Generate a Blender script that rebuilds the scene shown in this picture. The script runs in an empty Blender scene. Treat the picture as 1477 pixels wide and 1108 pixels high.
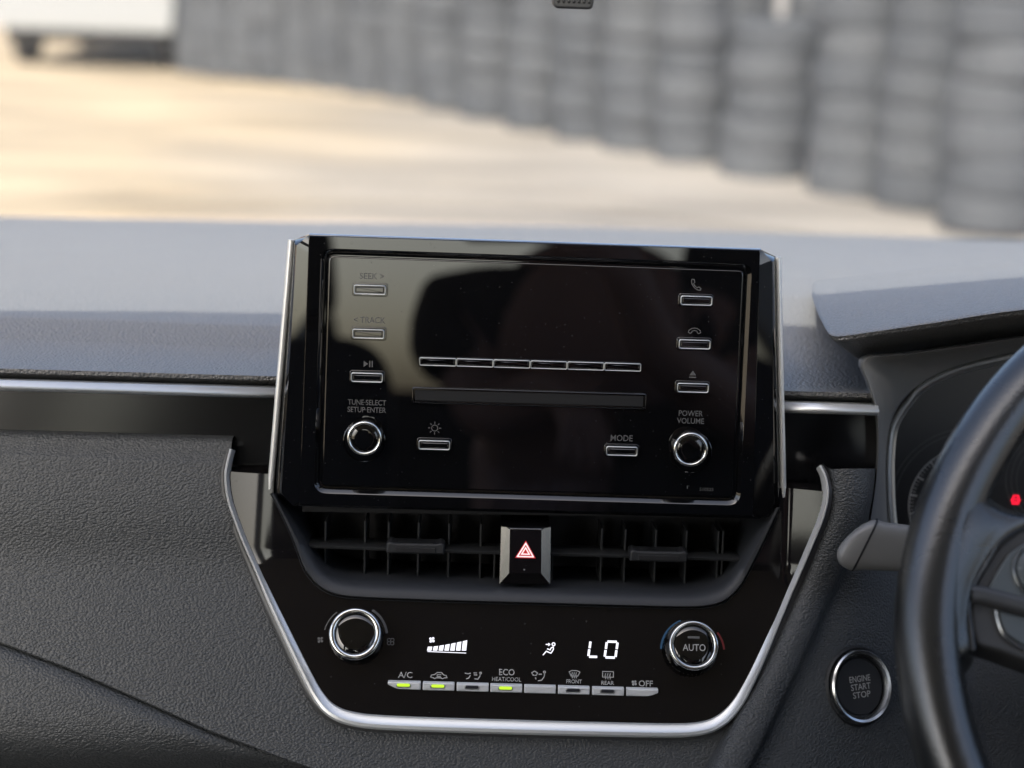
import bpy, math, random
from mathutils import Vector, Matrix
R = math.radians
random.seed(7)
scene = bpy.context.scene
col = scene.collection

# ------------------------------------------------------------ camera
FPX = 2145.0                      # focal length in pixels of a 1477 x 1108 picture
PITCH, YAW, ROLL = R(16), R(1.5), R(2.05)
CAM = Vector((0, 0, 1.35))
RC = Matrix.Rotation(-YAW, 3, 'Z') @ Matrix.Rotation(math.pi/2 - PITCH, 3, 'X') @ Matrix.Rotation(ROLL, 3, 'Z')
cam_data = bpy.data.cameras.new('camera')
cam = bpy.data.objects.new('camera', cam_data); col.objects.link(cam)
cam.matrix_world = Matrix.Translation(CAM) @ RC.to_4x4()
cam_data.sensor_width = 36.0
cam_data.lens = FPX / 1477 * 36.0
cam_data.clip_start = 0.02; cam_data.clip_end = 2000
cam_data.dof.use_dof = True
cam_data.dof.focus_distance = 0.80
cam_data.dof.aperture_fstop = cam_data.lens / 12.5
scene.camera = cam

# ------------------------------------------------------------ sky, sun, exposure
SUN_AZ, SUN_EL = R(-158), R(43)   # azimuth from +Y towards +X
world = bpy.data.worlds.new('World'); scene.world = world; world.use_nodes = True
wn = world.node_tree.nodes; wl = world.node_tree.links
sky = wn.new('ShaderNodeTexSky'); sky.sky_type = 'NISHITA'; sky.sun_disc = False
sky.sun_elevation = SUN_EL; sky.sun_rotation = SUN_AZ
sky.air_density = 0.6; sky.dust_density = 5.0; sky.ozone_density = 0.6
bgn = wn['Background']; bgn.inputs['Strength'].default_value = 0.15
wl.new(sky.outputs['Color'], bgn.inputs['Color'])
sd = bpy.data.lights.new('sun', 'SUN'); sd.energy = 2.4; sd.angle = R(0.53); sd.color = (1.0, 0.95, 0.87)
sun = bpy.data.objects.new('sun', sd); col.objects.link(sun)
to_sun = Vector((math.sin(SUN_AZ)*math.cos(SUN_EL), math.cos(SUN_AZ)*math.cos(SUN_EL), math.sin(SUN_EL)))
sun.rotation_euler = to_sun.to_track_quat('Z', 'Y').to_euler(); sun.location = to_sun*30
vs = scene.view_settings
vs.view_transform = 'Standard'; vs.look = 'None'; vs.gamma = 1.0; vs.use_curve_mapping = False
vs.exposure = 1.7
scene.render.engine = 'CYCLES'
scene.cycles.use_denoising = True
scene.cycles.max_bounces = 10; scene.cycles.transparent_max_bounces = 12
scene.cycles.sample_clamp_indirect = 6.0
scene.cycles.caustics_reflective = False; scene.cycles.caustics_refractive = False

# ------------------------------------------------------------ frames
def ray(px, py): return RC @ Vector(((px-738.5)/FPX, -(py-554)/FPX, -1))
TILT = PITCH - R(7.5)
EX = Vector((1,0,0)); EY = Vector((0, math.sin(TILT), math.cos(TILT))); EZ = Vector((0, -math.cos(TILT), math.sin(TILT)))
ORG = CAM + ray(738.5, 554)*0.80
MF = Matrix(((EX.x,EY.x,EZ.x,ORG.x),(EX.y,EY.y,EZ.y,ORG.y),(EX.z,EY.z,EZ.z,ORG.z),(0,0,0,1)))
MW = Matrix.Identity(4)
S = 0.80/FPX                      # metres per picture pixel on the radio's face
def F(px, py, z=0.0):             # a point of the dashboard frame, at depth z in front of the radio's face
    d = ray(px, py); t = ((ORG-CAM).dot(EZ) + z) / d.dot(EZ); p = CAM + d*t - ORG
    return Vector((p.dot(EX), p.dot(EY), z))
def FW(px, py, z=0.0): return MF @ F(px, py, z)
def W(px, py, Y):                 # a world point at forward distance Y
    d = ray(px, py); return CAM + d*((Y-CAM.y)/d.y)
def G(px, py):                    # a point of the ground
    d = ray(px, py); return CAM + d*(-CAM.z/d.z)

# ------------------------------------------------------------ materials
def mat(name, color=(.5,.5,.5), rough=.5, metal=0.0, ior=1.5, emit=None, estr=0.0, coat=0.0):
    m = bpy.data.materials.new(name); m.use_nodes = True
    b = m.node_tree.nodes['Principled BSDF']
    b.inputs['Base Color'].default_value = (*color, 1); b.inputs['Roughness'].default_value = rough
    b.inputs['Metallic'].default_value = metal; b.inputs['IOR'].default_value = ior
    b.inputs['Coat Weight'].default_value = coat
    if emit:
        b.inputs['Emission Color'].default_value = (*emit, 1); b.inputs['Emission Strength'].default_value = estr
    return m
def nodes(m): return m.node_tree.nodes, m.node_tree.links, m.node_tree.nodes['Principled BSDF']
def coords(m, scale=(1,1,1), kind='Object'):
    n, l, b = nodes(m); tc = n.new('ShaderNodeTexCoord'); mp = n.new('ShaderNodeMapping')
    mp.inputs['Scale'].default_value = scale; l.new(tc.outputs[kind], mp.inputs['Vector']); return mp.outputs['Vector']
def grain(m, scale, strength, dist, stretch=(1,1,1), noise=0.0, blotch=0.0):
    """leather-like cells: smooth voronoi pebbles broken up by noise, as bump"""
    n, l, b = nodes(m); v = coords(m, stretch)
    wob = n.new('ShaderNodeTexNoise'); wob.inputs['Scale'].default_value = scale*.45; wob.inputs['Detail'].default_value = 3
    l.new(v, wob.inputs['Vector'])
    mx = n.new('ShaderNodeMixRGB'); mx.blend_type = 'ADD'; mx.inputs['Fac'].default_value = .55/scale
    l.new(v, mx.inputs['Color1']); l.new(wob.outputs['Color'], mx.inputs['Color2'])
    vo = n.new('ShaderNodeTexVoronoi'); vo.feature = 'SMOOTH_F1'; vo.inputs['Scale'].default_value = scale
    vo.inputs['Smoothness'].default_value = .3
    l.new(mx.outputs['Color'], vo.inputs['Vector'])
    inv = n.new('ShaderNodeMath'); inv.operation = 'SUBTRACT'; inv.inputs[0].default_value = 1.0
    l.new(vo.outputs['Distance'], inv.inputs[1])
    h = inv.outputs[0]
    if noise:
        nz = n.new('ShaderNodeTexNoise'); nz.inputs['Scale'].default_value = scale*.22; nz.inputs['Detail'].default_value = 4
        l.new(v, nz.inputs['Vector'])
        ad = n.new('ShaderNodeMath'); ad.operation = 'MULTIPLY_ADD'; ad.inputs[1].default_value = noise
        l.new(nz.outputs['Fac'], ad.inputs[0]); l.new(h, ad.inputs[2]); h = ad.outputs[0]
    bu = n.new('ShaderNodeBump'); bu.inputs['Strength'].default_value = strength; bu.inputs['Distance'].default_value = dist
    l.new(h, bu.inputs['Height']); l.new(bu.outputs['Normal'], b.inputs['Normal'])
    if blotch:
        nz = n.new('ShaderNodeTexNoise'); nz.inputs['Scale'].default_value = 14; nz.inputs['Detail'].default_value = 6
        l.new(v, nz.inputs['Vector'])
        mr = n.new('ShaderNodeMapRange'); r0 = b.inputs['Roughness'].default_value
        mr.inputs['To Min'].default_value = r0-blotch; mr.inputs['To Max'].default_value = r0+blotch
        l.new(nz.outputs['Fac'], mr.inputs['Value']); l.new(mr.outputs['Result'], b.inputs['Roughness'])
    return m
def dusty(m, scale, thr, dust=(.42,.41,.4), fog=.0):
    """tiny dust specks lying on gloss"""
    n, l, b = nodes(m); v = coords(m)
    vo = n.new('ShaderNodeTexVoronoi'); vo.inputs['Scale'].default_value = scale; l.new(v, vo.inputs['Vector'])
    sel = n.new('ShaderNodeSeparateColor'); l.new(vo.outputs['Color'], sel.inputs['Color'])
    sz = n.new('ShaderNodeMapRange'); sz.inputs['From Min'].default_value = .55; sz.inputs['From Max'].default_value = 1
    sz.inputs['To Min'].default_value = 0; sz.inputs['To Max'].default_value = thr
    l.new(sel.outputs['Red'], sz.inputs['Value'])
    lt = n.new('ShaderNodeMath'); lt.operation = 'LESS_THAN'; l.new(vo.outputs['Distance'], lt.inputs[0]); l.new(sz.outputs['Result'], lt.inputs[1])
    mk = n.new('ShaderNodeMath'); mk.operation = 'MULTIPLY'; mk.inputs[1].default_value = .10; l.new(lt.outputs[0], mk.inputs[0])
    mc = n.new('ShaderNodeMixRGB'); mc.inputs['Color1'].default_value = b.inputs['Base Color'].default_value; mc.inputs['Color2'].default_value = (*dust, 1)
    l.new(mk.outputs[0], mc.inputs['Fac']); l.new(mc.outputs['Color'], b.inputs['Base Color'])
    r0 = b.inputs['Roughness'].default_value
    mr = n.new('ShaderNodeMapRange'); mr.inputs['To Min'].default_value = r0; mr.inputs['To Max'].default_value = .6
    l.new(lt.outputs[0], mr.inputs['Value'])
    if fog:
        nz = n.new('ShaderNodeTexNoise'); nz.inputs['Scale'].default_value = 30; nz.inputs['Detail'].default_value = 5; l.new(v, nz.inputs['Vector'])
        ma = n.new('ShaderNodeMath'); ma.operation = 'MULTIPLY_ADD'; ma.inputs[1].default_value = fog
        l.new(nz.outputs['Fac'], ma.inputs[0]); l.new(mr.outputs['Result'], ma.inputs[2]); l.new(ma.outputs[0], b.inputs['Roughness'])
    else: l.new(mr.outputs['Result'], b.inputs['Roughness'])
    return m
M = {}
M['pad'] = grain(mat('soft_dash_plastic', (.165,.163,.160), .46, ior=1.55), 620, 1.0, .0009, (1,1,1), .1, .04)
M['leather'] = grain(mat('grained_leatherette', (.046,.049,.051), .46), 860, 1.0, .0005, (.78,1.15,1), .04, .05)
M['wheel_leather'] = grain(mat('wheel_leather', (.016,.017,.017), .27, ior=1.9), 800, .4, .0002, (.9,1,1.2), .3, .05)
M['smooth_plastic'] = grain(mat('smooth_grey_plastic', (.06,.06,.06), .36), 2600, .12, .0001)
M['stalk_plastic'] = grain(mat('stalk_grey_plastic', (.19,.19,.187), .34), 2600, .12, .0001)
M['matte'] = grain(mat('matte_black_plastic', (.014,.015,.017), .55), 1800, .2, .0002)
M['lip'] = grain(mat('vent_surround_plastic', (.022,.024,.028), .5), 1500, .3, .0002)
M['gloss'] = dusty(mat('piano_black', (.0035,.0035,.004), .006, ior=1.75), 480, .12, fog=.012)
M['gloss_panel'] = dusty(mat('piano_black_console', (.006,.0054,.006), .04, ior=1.52), 300, .10, fog=.05)
M['fascia'] = mat('black_fascia', (.004,.004,.005), .16, ior=1.45)
M['rubber'] = mat('dark_cavity', (.006,.006,.007), .7)
M['vane'] = mat('vent_vane_plastic', (.016,.017,.018), .42)
M['chrome'] = mat('satin_chrome', (.78,.79,.78), .27, 1.0)
M['chrome_bright'] = mat('bright_chrome', (.82,.82,.81), .09, 1.0)
M['silver'] = grain(mat('satin_silver_paint', (.55,.56,.55), .30, .9), 3000, .06, .00005)
M['key'] = grain(mat('silver_key', (.78,.79,.80), .38, .25), 900, .05, .0001, blotch=.1)
M['strip'] = mat('bright_strip_paint', (.80,.81,.80), .30, .55)
M['knob_ring'] = mat('knob_chrome', (.78,.79,.77), .17, 1.0)
M['print_dim'] = mat('dim_grey_print', (.11,.11,.11), .5)
M['print'] = mat('grey_print', (.36,.36,.35), .5)
M['print_blue'] = mat('blue_print', (.03,.10,.20), .5)
M['print_red'] = mat('red_print', (.22,.02,.02), .5)
M['led_white'] = mat('display_white', (.1,.1,.1), .5, emit=(.90,.90,1.0), estr=.42)
M['led_green'] = mat('green_indicator', (.2,.25,.02), .4, emit=(.46,.78,.03), estr=.38)
M['led_off'] = mat('unlit_indicator', (.03,.03,.035), .3)
M['led_red'] = mat('red_warning_light', (.2,.0,.01), .4, emit=(1.0,.01,.04), estr=.7)
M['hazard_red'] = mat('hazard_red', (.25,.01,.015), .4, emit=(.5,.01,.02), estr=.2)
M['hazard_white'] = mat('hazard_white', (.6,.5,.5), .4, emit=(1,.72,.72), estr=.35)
M['switch_grey'] = mat('switch_grey', (.10,.115,.12), .38)
M['headliner'] = mat('headliner', (.5,.49,.46), .9)
M['trim_dark'] = mat('cabin_trim', (.03,.03,.032), .7)
M['seat'] = grain(mat('seat_fabric', (.022,.022,.024), .8), 500, .3, .0005)
M['white_paint'] = mat('white_paint', (.215,.222,.226), .25, coat=.6)
M['tail_red'] = mat('red_lamp', (.35,.03,.03), .25)
M['glass_dark'] = mat('dark_glass', (.02,.025,.03), .08)
M['rim_metal'] = mat('wheel_rim_metal', (.35,.35,.35), .4, .8)

# ------------------------------------------------------------ mesh builder
ROOT_M = {}
def thing(name, label, cat, origin=(0,0,0), frame=MF, group=None):
    o = bpy.data.objects.new(name, None); col.objects.link(o)
    m = frame @ Matrix.Translation(Vector(origin)); o.matrix_world = m; ROOT_M[o] = m
    o.empty_display_size = .03
    tag(o, label, cat, group); return o
def tag(o, label, cat, group=None, kind=None):
    o['label'] = label; o['category'] = cat
    if group: o['group'] = group
    if kind: o['kind'] = kind
    return o
class B:
    def __init__(s, frame=MF): s.v = []; s.f = []; s.frame = frame
    def add(s, vs, fs):
        o = len(s.v); s.v += [Vector(v) for v in vs]; s.f += [tuple(i+o for i in f) for f in fs]; return s
    def loft(s, rings, closed=True, cap0=False, cap1=False):
        n = len(rings[0]); o = len(s.v); vs = [Vector(p) for r in rings for p in r]; fs = []
        for k in range(len(rings)-1):
            for i in range(n if closed else n-1):
                j = (i+1) % n; fs.append((k*n+i, k*n+j, (k+1)*n+j, (k+1)*n+i))
        if cap0: fs.append(tuple(range(n-1, -1, -1)))
        if cap1: fs.append(tuple((len(rings)-1)*n+i for i in range(n)))
        return s.add(vs, fs)
    def plate(s, poly, z0, z1, bev=.0006, steps=3, back=True):
        rings = [[(x,y,z0) for x,y in poly]]
        for k in range(steps+1):
            a = math.pi/2*k/steps; d = bev*(1-math.cos(a)); z = z1-bev+bev*math.sin(a)
            rings.append([(x,y,z) for x,y in inset(poly, d)])
        return s.loft(rings, cap0=back, cap1=True)
    def box(s, c, sx, sy, sz):
        x,y,z = c; vs = [(x+a*sx/2, y+b*sy/2, z+d*sz/2) for a in (-1,1) for b in (-1,1) for d in (-1,1)]
        return s.add(vs, [(0,1,3,2),(4,6,7,5),(0,4,5,1),(2,3,7,6),(0,2,6,4),(1,5,7,3)])
    def lathe(s, c, prof, n=48, ax=None):
        c = Vector(c); u, v, w = ax or (Vector((1,0,0)), Vector((0,1,0)), Vector((0,0,1)))
        rings = [[c + u*(r*math.cos(2*math.pi*i/n)) + v*(r*math.sin(2*math.pi*i/n)) + w*z for i in range(n)] for r, z in prof]
        return s.loft(rings, cap0=prof[0][0] > 1e-6, cap1=prof[-1][0] > 1e-6)
    def sweep(s, path, prof, closed=False, up=Vector((0,0,1)), caps=True):
        """prof: closed loop of (side, up); widths may be a function of the index"""
        n = len(path); rings = []
        for i, p in enumerate(path):
            a = path[i-1] if (i or closed) else path[0]; b = path[(i+1) % n] if (i < n-1 or closed) else path[-1]
            t = (Vector(b)-Vector(a)).normalized(); sd = t.cross(up).normalized(); u2 = sd.cross(t).normalized()
            pr = prof(i/(n-1)) if callable(prof) else prof
            rings.append([Vector(p)+sd*x+u2*y for x, y in pr])
        if closed: rings.append(rings[0])
        return s.loft(rings, cap0=caps and not closed, cap1=caps and not closed)
    def strokes(s, c, lines, w, k=S, z=None):
        """flat print: polylines in picture pixels (right, down) round c"""
        cx, cy, cz = c
        for L in lines:
            cl = False; ww = w
            if isinstance(L, dict): cl = L.get('closed', False); ww = L.get('w', w); L = L['p']
            P = [Vector((cx+x*k, cy-y*k)) for x, y in L]; n = len(P); le = []; ri = []
            for i in range(n):
                a = P[i-1] if (i or cl) else P[i]; b = P[(i+1) % n] if (i < n-1 or cl) else P[i]
                t1 = (P[i]-a); t2 = (b-P[i]); t1 = t1.normalized() if t1.length > 1e-9 else t2.normalized(); t2 = t2.normalized() if t2.length > 1e-9 else t1
                t = (t1+t2).normalized() if (t1+t2).length > 1e-6 else t1
                nrm = Vector((-t.y, t.x)); q = ww*k/2/max(.45, nrm.dot(Vector((-t1.y, t1.x))))
                le.append((*(P[i]+nrm*q), cz)); ri.append((*(P[i]-nrm*q), cz))
            m = len(le); fs = [(i, m+i, m+(i+1) % m, (i+1) % m) for i in range(m if cl else m-1)]
            s.add(le+ri, fs)
        return s
    def fills(s, c, polys, k=S):
        cx, cy, cz = c
        for p in polys: s.add([(cx+x*k, cy-y*k, cz) for x, y in reversed(p)], [tuple(range(len(p)))])
        return s
    def build(s, name, m, parent=None, smooth=40, label=None):
        me = bpy.data.meshes.new(name); inv = ROOT_M[parent].inverted() if parent in ROOT_M else MW
        T = inv @ s.frame
        me.from_pydata([T @ v for v in s.v], [], s.f); me.materials.append(M[m] if isinstance(m, str) else m)
        o = bpy.data.objects.new(name, me); col.objects.link(o)
        if parent is not None:
            o.parent = parent; ROOT_M[o] = ROOT_M[parent]
        else: ROOT_M[o] = MW
        import bmesh
        bm = bmesh.new(); bm.from_mesh(me); bmesh.ops.remove_doubles(bm, verts=bm.verts, dist=1e-7); bmesh.ops.recalc_face_normals(bm, faces=bm.faces); bm.to_mesh(me); bm.free()
        if smooth:
            me.polygons.foreach_set('use_smooth', [True]*len(me.polygons)); me.set_sharp_from_angle(angle=R(smooth))
            ek = {e.key: e.index for e in me.edges}
            for p in me.polygons:
                if len(p.vertices) > 6:
                    p.use_smooth = False
                    for k_ in p.edge_keys: me.edges[ek[k_]].use_edge_sharp = True
        if label: o['label'] = label
        return o
def area2(p): return sum(p[i][0]*p[(i+1) % len(p)][1]-p[(i+1) % len(p)][0]*p[i][1] for i in range(len(p)))
def inset(poly, d):
    if abs(d) < 1e-9: return [tuple(p[:2]) for p in poly]
    s = 1 if area2(poly) > 0 else -1; n = len(poly); out = []
    for i in range(n):
        a, p, b = Vector(poly[i-1][:2]), Vector(poly[i][:2]), Vector(poly[(i+1) % n][:2])
        t1, t2 = (p-a).normalized(), (b-p).normalized(); n1, n2 = Vector((-t1.y, t1.x))*s, Vector((-t2.y, t2.x))*s
        m = n1+n2; m = m.normalized() if m.length > 1e-6 else n1
        out.append(tuple(p + m*(d/max(.35, m.dot(n1)))))
    return out
def rrect(cx, cy, w, h, r, n=5):
    r = min(r, w/2-1e-6, h/2-1e-6); out = []
    for qx, qy, a0 in ((1,1,0),(-1,1,90),(-1,-1,180),(1,-1,270)):
        for k in range(n+1):
            a = R(a0+90*k/n); out.append((cx+qx*(w/2-r)+r*math.cos(a), cy+qy*(h/2-r)+r*math.sin(a)))
    return out
def roundpoly(poly, r, n=6):
    out = []; m = len(poly)
    for i in range(m):
        a, p, b = Vector(poly[i-1][:2]), Vector(poly[i][:2]), Vector(poly[(i+1) % m][:2])
        rr = r[i] if isinstance(r, (list, tuple)) else r
        A = p+(a-p).normalized()*rr; Bq = p+(b-p).normalized()*rr
        for k in range(n+1):
            t = k/n; out.append(tuple(A*(1-t)**2+p*2*t*(1-t)+Bq*t*t))
    return out
def ring_at(poly, c, angles):
    out = []
    for a in angles:
        d = Vector((math.cos(a), math.sin(a))); best = None
        for i in range(len(poly)):
            p, q = Vector(poly[i-1][:2])-c, Vector(poly[i][:2])-c; e = q-p
            den = d.x*e.y-d.y*e.x
            if abs(den) < 1e-12: continue
            t = (p.x*e.y-p.y*e.x)/den; u = (p.x*d.y-p.y*d.x)/den
            if t > 0 and -1e-6 <= u <= 1+1e-6: best = t if best is None else max(best, t)
        out.append(c+d*best)
    return out
def cr(pts, n=6):
    """Catmull-Rom through points (tuples of any length)"""
    P = [Vector(p) for p in pts]; out = []
    for i in range(len(P)-1):
        a, b, c, d = P[max(i-1, 0)], P[i], P[i+1], P[min(i+2, len(P)-1)]
        for k in range(n):
            t = k/n; out.append(.5*((2*b)+(c-a)*t+(2*a-5*b+4*c-d)*t*t+(3*b-a-3*c+d)*t**3))
    out.append(P[-1]); return out
def resample(pts, n):
    P = [Vector(p) for p in pts]; L = [0]
    for i in range(1, len(P)): L.append(L[-1]+(P[i]-P[i-1]).length)
    out = []; j = 0
    for k in range(n):
        s = L[-1]*k/(n-1)
        while j < len(P)-2 and L[j+1] < s: j += 1
        t = (s-L[j])/max(1e-12, L[j+1]-L[j]); out.append(P[j].lerp(P[j+1], min(1, max(0, t))))
    return out
def dens(rows, nu=4, nv=4):
    rows = [cr(r, nu) for r in rows]; cols = [cr([r[i] for r in rows], nv) for i in range(len(rows[0]))]
    return [[c[k] for c in cols] for k in range(len(cols[0]))]
def circle(r, n=24, a0=0, a1=360, cx=0, cy=0): return [(cx+r*math.cos(R(a0+(a1-a0)*k/n)), cy-r*math.sin(R(a0+(a1-a0)*k/n))) for k in range(n+1)]
def P2(px, py, z): v = F(px, py, z); return (v.x, v.y)

def text(body, px, py, wpx, hpx, m, parent, z, name='lettering', weight=0.0, zf=None, kx=S):
    cu = bpy.data.curves.new(name, 'FONT'); cu.body = body; cu.offset = weight; cu.resolution_u = 3
    to = bpy.data.objects.new(name, cu); col.objects.link(to)
    dg = bpy.context.evaluated_depsgraph_get(); me = bpy.data.meshes.new_from_object(to.evaluated_get(dg))
    bpy.data.objects.remove(to); bpy.data.curves.remove(cu)
    xs = [v.co.x for v in me.vertices]; ys = [v.co.y for v in me.vertices]
    c = F(px, py, z); sx = wpx*kx/(max(xs)-min(xs)); sy = hpx*kx/(max(ys)-min(ys)); mx, my = (max(xs)+min(xs))/2, (max(ys)+min(ys))/2
    b = B(); b.add([(c.x+(v.co.x-mx)*sx, c.y+(v.co.y-my)*sy, c.z) for v in me.vertices], [tuple(p.vertices) for p in me.polygons])
    bpy.data.meshes.remove(me)
    if parent.name.startswith('climate'):
        tilt_fit(b, c)
    return b.build(name, m, parent, smooth=0)
def tilt_fit(b, c):
    f = (.80-c[2])/.80
    for q in b.v: q.x = c[0]+(q.x-c[0])*f; q.y = c[1]+(q.y-c[1])*f*.90; q.z = Pz(q.y)+.0003

# ============================================================ SETTING: ground
gm = mat('dusty_yard_ground', (.5,.45,.38), .95)
n, l, b_ = nodes(gm); v = coords(gm)
nz = n.new('ShaderNodeTexNoise'); nz.inputs['Scale'].default_value = .33; nz.inputs['Detail'].default_value = 5; l.new(v, nz.inputs['Vector'])
sp = n.new('ShaderNodeSeparateXYZ'); l.new(v, sp.inputs[0])
ma = n.new('ShaderNodeMath'); ma.operation = 'MULTIPLY_ADD'; ma.inputs[1].default_value = -.30; ma.inputs[2].default_value = -.42; l.new(sp.outputs['X'], ma.inputs[0])
ad = n.new('ShaderNodeMath'); ad.operation = 'MULTIPLY_ADD'; ad.inputs[1].default_value = 1.5; l.new(nz.outputs['Fac'], ad.inputs[0]); l.new(ma.outputs[0], ad.inputs[2])
rp = n.new('ShaderNodeValToRGB'); rp.color_ramp.elements[0].position = .15; rp.color_ramp.elements[0].color = (.215,.196,.172,1)
rp.color_ramp.elements[1].position = .95; rp.color_ramp.elements[1].color = (.325,.262,.176,1)
e = rp.color_ramp.elements.new(.5); e.color = (.262,.23,.187,1)
l.new(ad.outputs[0], rp.inputs['Fac'])
v2 = coords(gm, (.5, 1.6, 1)); n2 = n.new('ShaderNodeTexNoise'); n2.inputs['Scale'].default_value = .9; n2.inputs['Detail'].default_value = 6; l.new(v2, n2.inputs['Vector'])
mr = n.new('ShaderNodeMapRange'); mr.inputs['From Min'].default_value = .35; mr.inputs['From Max'].default_value = .68; mr.inputs['To Min'].default_value = .62; mr.inputs['To Max'].default_value = 1.16; l.new(n2.outputs['Fac'], mr.inputs['Value'])
mm = n.new('ShaderNodeMixRGB'); mm.blend_type = 'MULTIPLY'; mm.inputs['Fac'].default_value = 1; l.new(rp.outputs['Color'], mm.inputs['Color1']); l.new(mr.outputs['Result'], mm.inputs['Color2'])
l.new(mm.outputs['Color'], b_.inputs['Base Color'])
gb = B(MW)
NG = 60
def gz(x, y): return .0 if abs(x) < 1.2 and y < 3 else .035*math.sin(x*1.3+y*.5)*math.sin(y*.8-x*.3)
xs = [-600,-200,-80]+[-30+60*i/NG for i in range(NG+1)]+[80,200,600]; ys = [-600,-200,-60]+[-20+70*i/NG for i in range(NG+1)]+[100,250,800]
gb.add([(x, y, gz(x, y) if abs(x) < 31 and -21 < y < 51 else 0) for y in ys for x in xs], [(j*len(xs)+i, j*len(xs)+i+1, (j+1)*len(xs)+i+1, (j+1)*len(xs)+i) for j in range(len(ys)-1) for i in range(len(xs)-1)])
ground = gb.build('ground', gm); ground['kind'] = 'structure'; ground['label'] = 'sunlit sandy yard ground with pale yellow and grey dust'

# ============================================================ DASHBOARD
dash = thing('dashboard', 'charcoal dashboard with grained leather lower pad under the windscreen', 'dashboard', F(738, 1200, -.05))
XL, XR = -.74, .74
def rowpy(py200, px): return py200 + .0345*(px-200)
# upper pad: rows are pixel lines with a real distance
PX = [-900,-450,-150,0,200,400,600,800,1000,1130,1262,1350,1477,1800,2400]
def ip(tab, x):
    if x <= tab[0][0]: (x0,y0),(x1,y1) = tab[0],tab[1]
    elif x >= tab[-1][0]: (x0,y0),(x1,y1) = tab[-2],tab[-1]
    else:
        for k in range(len(tab)-1):
            if tab[k][0] <= x <= tab[k+1][0]: (x0,y0),(x1,y1) = tab[k],tab[k+1]; break
    return y0+(y1-y0)*(x-x0)/(x1-x0)
backT = [(0,312),(400,320),(780,326),(1000,333),(1477,347)]
bandT = [(0,359),(400,366),(780,368),(1130,380),(1477,392)]
creaseT = [(0,455),(410,468),(600,463),(900,434),(1130,426),(1300,432)]
lipT = [(0,530),(400,545),(1130,566),(1265,572)]
zl = -.024
lip_y = F(200, 537, zl).y
def lip(px, dy, dz): p = F(px, ip(lipT, px), zl); return MF @ Vector((p.x, lip_y+dy, zl+dz))
CY = [(0,.895),(410,.895),(900,.96),(1130,.98)]
rows = [[MF @ Vector((F(p, 560, zl).x, lip_y-.0072, zl-.022)) for p in PX],
        [lip(p, -.0066, -.0105) for p in PX],
        [lip(p, -.0026, -.0016) for p in PX],
        [lip(p, -.0002, -.0008) for p in PX],
        [W(p, ip(lipT, p)-9, .812) for p in PX],
        [W(p, (ip(lipT, p)*.45+ip(creaseT, p)*.55), .835*.45+ip(CY, p)*.55) for p in PX],
        [W(p, ip(creaseT, p)+3, ip(CY, p)-.004) for p in PX],
        [W(p, ip(creaseT, p)-3, ip(CY, p)+.008) for p in PX],
        [W(p, (ip(creaseT, p)+ip(bandT, p))/2-4, 1.03) for p in PX],
        [W(p, ip(bandT, p)+4, 1.13) for p in PX],
        [W(p, ip(bandT, p)-3, 1.16) for p in PX],
        [W(p, (ip(bandT, p)+ip(backT, p))/2-2, 1.30) for p in PX],
        [W(p, ip(backT, p), 1.47) for p in PX],
        [W(p, ip(backT, p)+30, 1.52) for p in PX]]
b = B(MW); b.loft([cr(r[:11], 5) for r in rows], closed=False); b.loft([cr(r[10:], 5) for r in rows[6:]], closed=False); b.build('upper_pad', 'pad', dash, smooth=24)
# gloss strip under the lip
b = B(); yb, yt = F(200, 645, -.03).y, lip_y-.0065
b.loft([[(XL,yt,-.034),(F(1272,600,-.034).x,yt,-.034)], [(XL,yb-.03,-.030),(F(1272,600,-.034).x,yb-.03,-.030)]], closed=False); b.build('gloss_strip', 'fascia', dash)
# brightwork strips left and right of the radio
zc = -.0175; yc = F(200, 562, zc).y
for x0, x1 in ((XL, F(425,575,zc).x), (F(1118,592,zc).x, F(1266,597,zc).x)):
    h = .0026; prof = [(-h,-.012),(-h,.0012),(-h*.35,.0026),(h*.25,.0024),(h*.45,.0008),(h,.0004),(h,-.012)]
    b = B(); b.sweep([(x0,yc,zc),(x1,yc,zc)], [(-s_, u_) for s_, u_ in prof]); b.build('bright_strip', 'strip', dash, smooth=30)
# the console's profile: steep beside the radio, then leaning out towards the driver
EXV = Vector((1,0,0)); XC = F(760, 694, -.008).x; y_a = F(760, 694, -.008).y
SL0, SL1 = .11, .46
y_p, y_q = F(760, 800, -.004).y, F(760, 858, 0).y
def Pz0(y):
    if y >= y_p: return -.008+SL0*(y_a-y)
    z = -.008+SL0*(y_a-y_p)
    if y >= y_q: t = (y_p-y)/(y_p-y_q); return z+(y_p-y)*(SL0+(SL1-SL0)*t/2)
    return z+(y_p-y_q)*(SL0+SL1)/2+SL1*(y_q-y)
def Pz(y, x=None):
    z = Pz0(y)
    if x is not None and y > y_q:
        f_ = min(1, (y-y_q)/.012)
        z += (-4.5*max(0, XC-x-.132)**2 if x < XC else .37*(lambda d: 0 if d < 0 else (d*d/.012 if d < .006 else d-.003))(x-XC-.141))*f_
    return z
QN = math.atan(SL1); NP = Vector((0, math.sin(QN), math.cos(QN))); VP = Vector((0, math.cos(QN), -math.sin(QN)))
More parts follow.
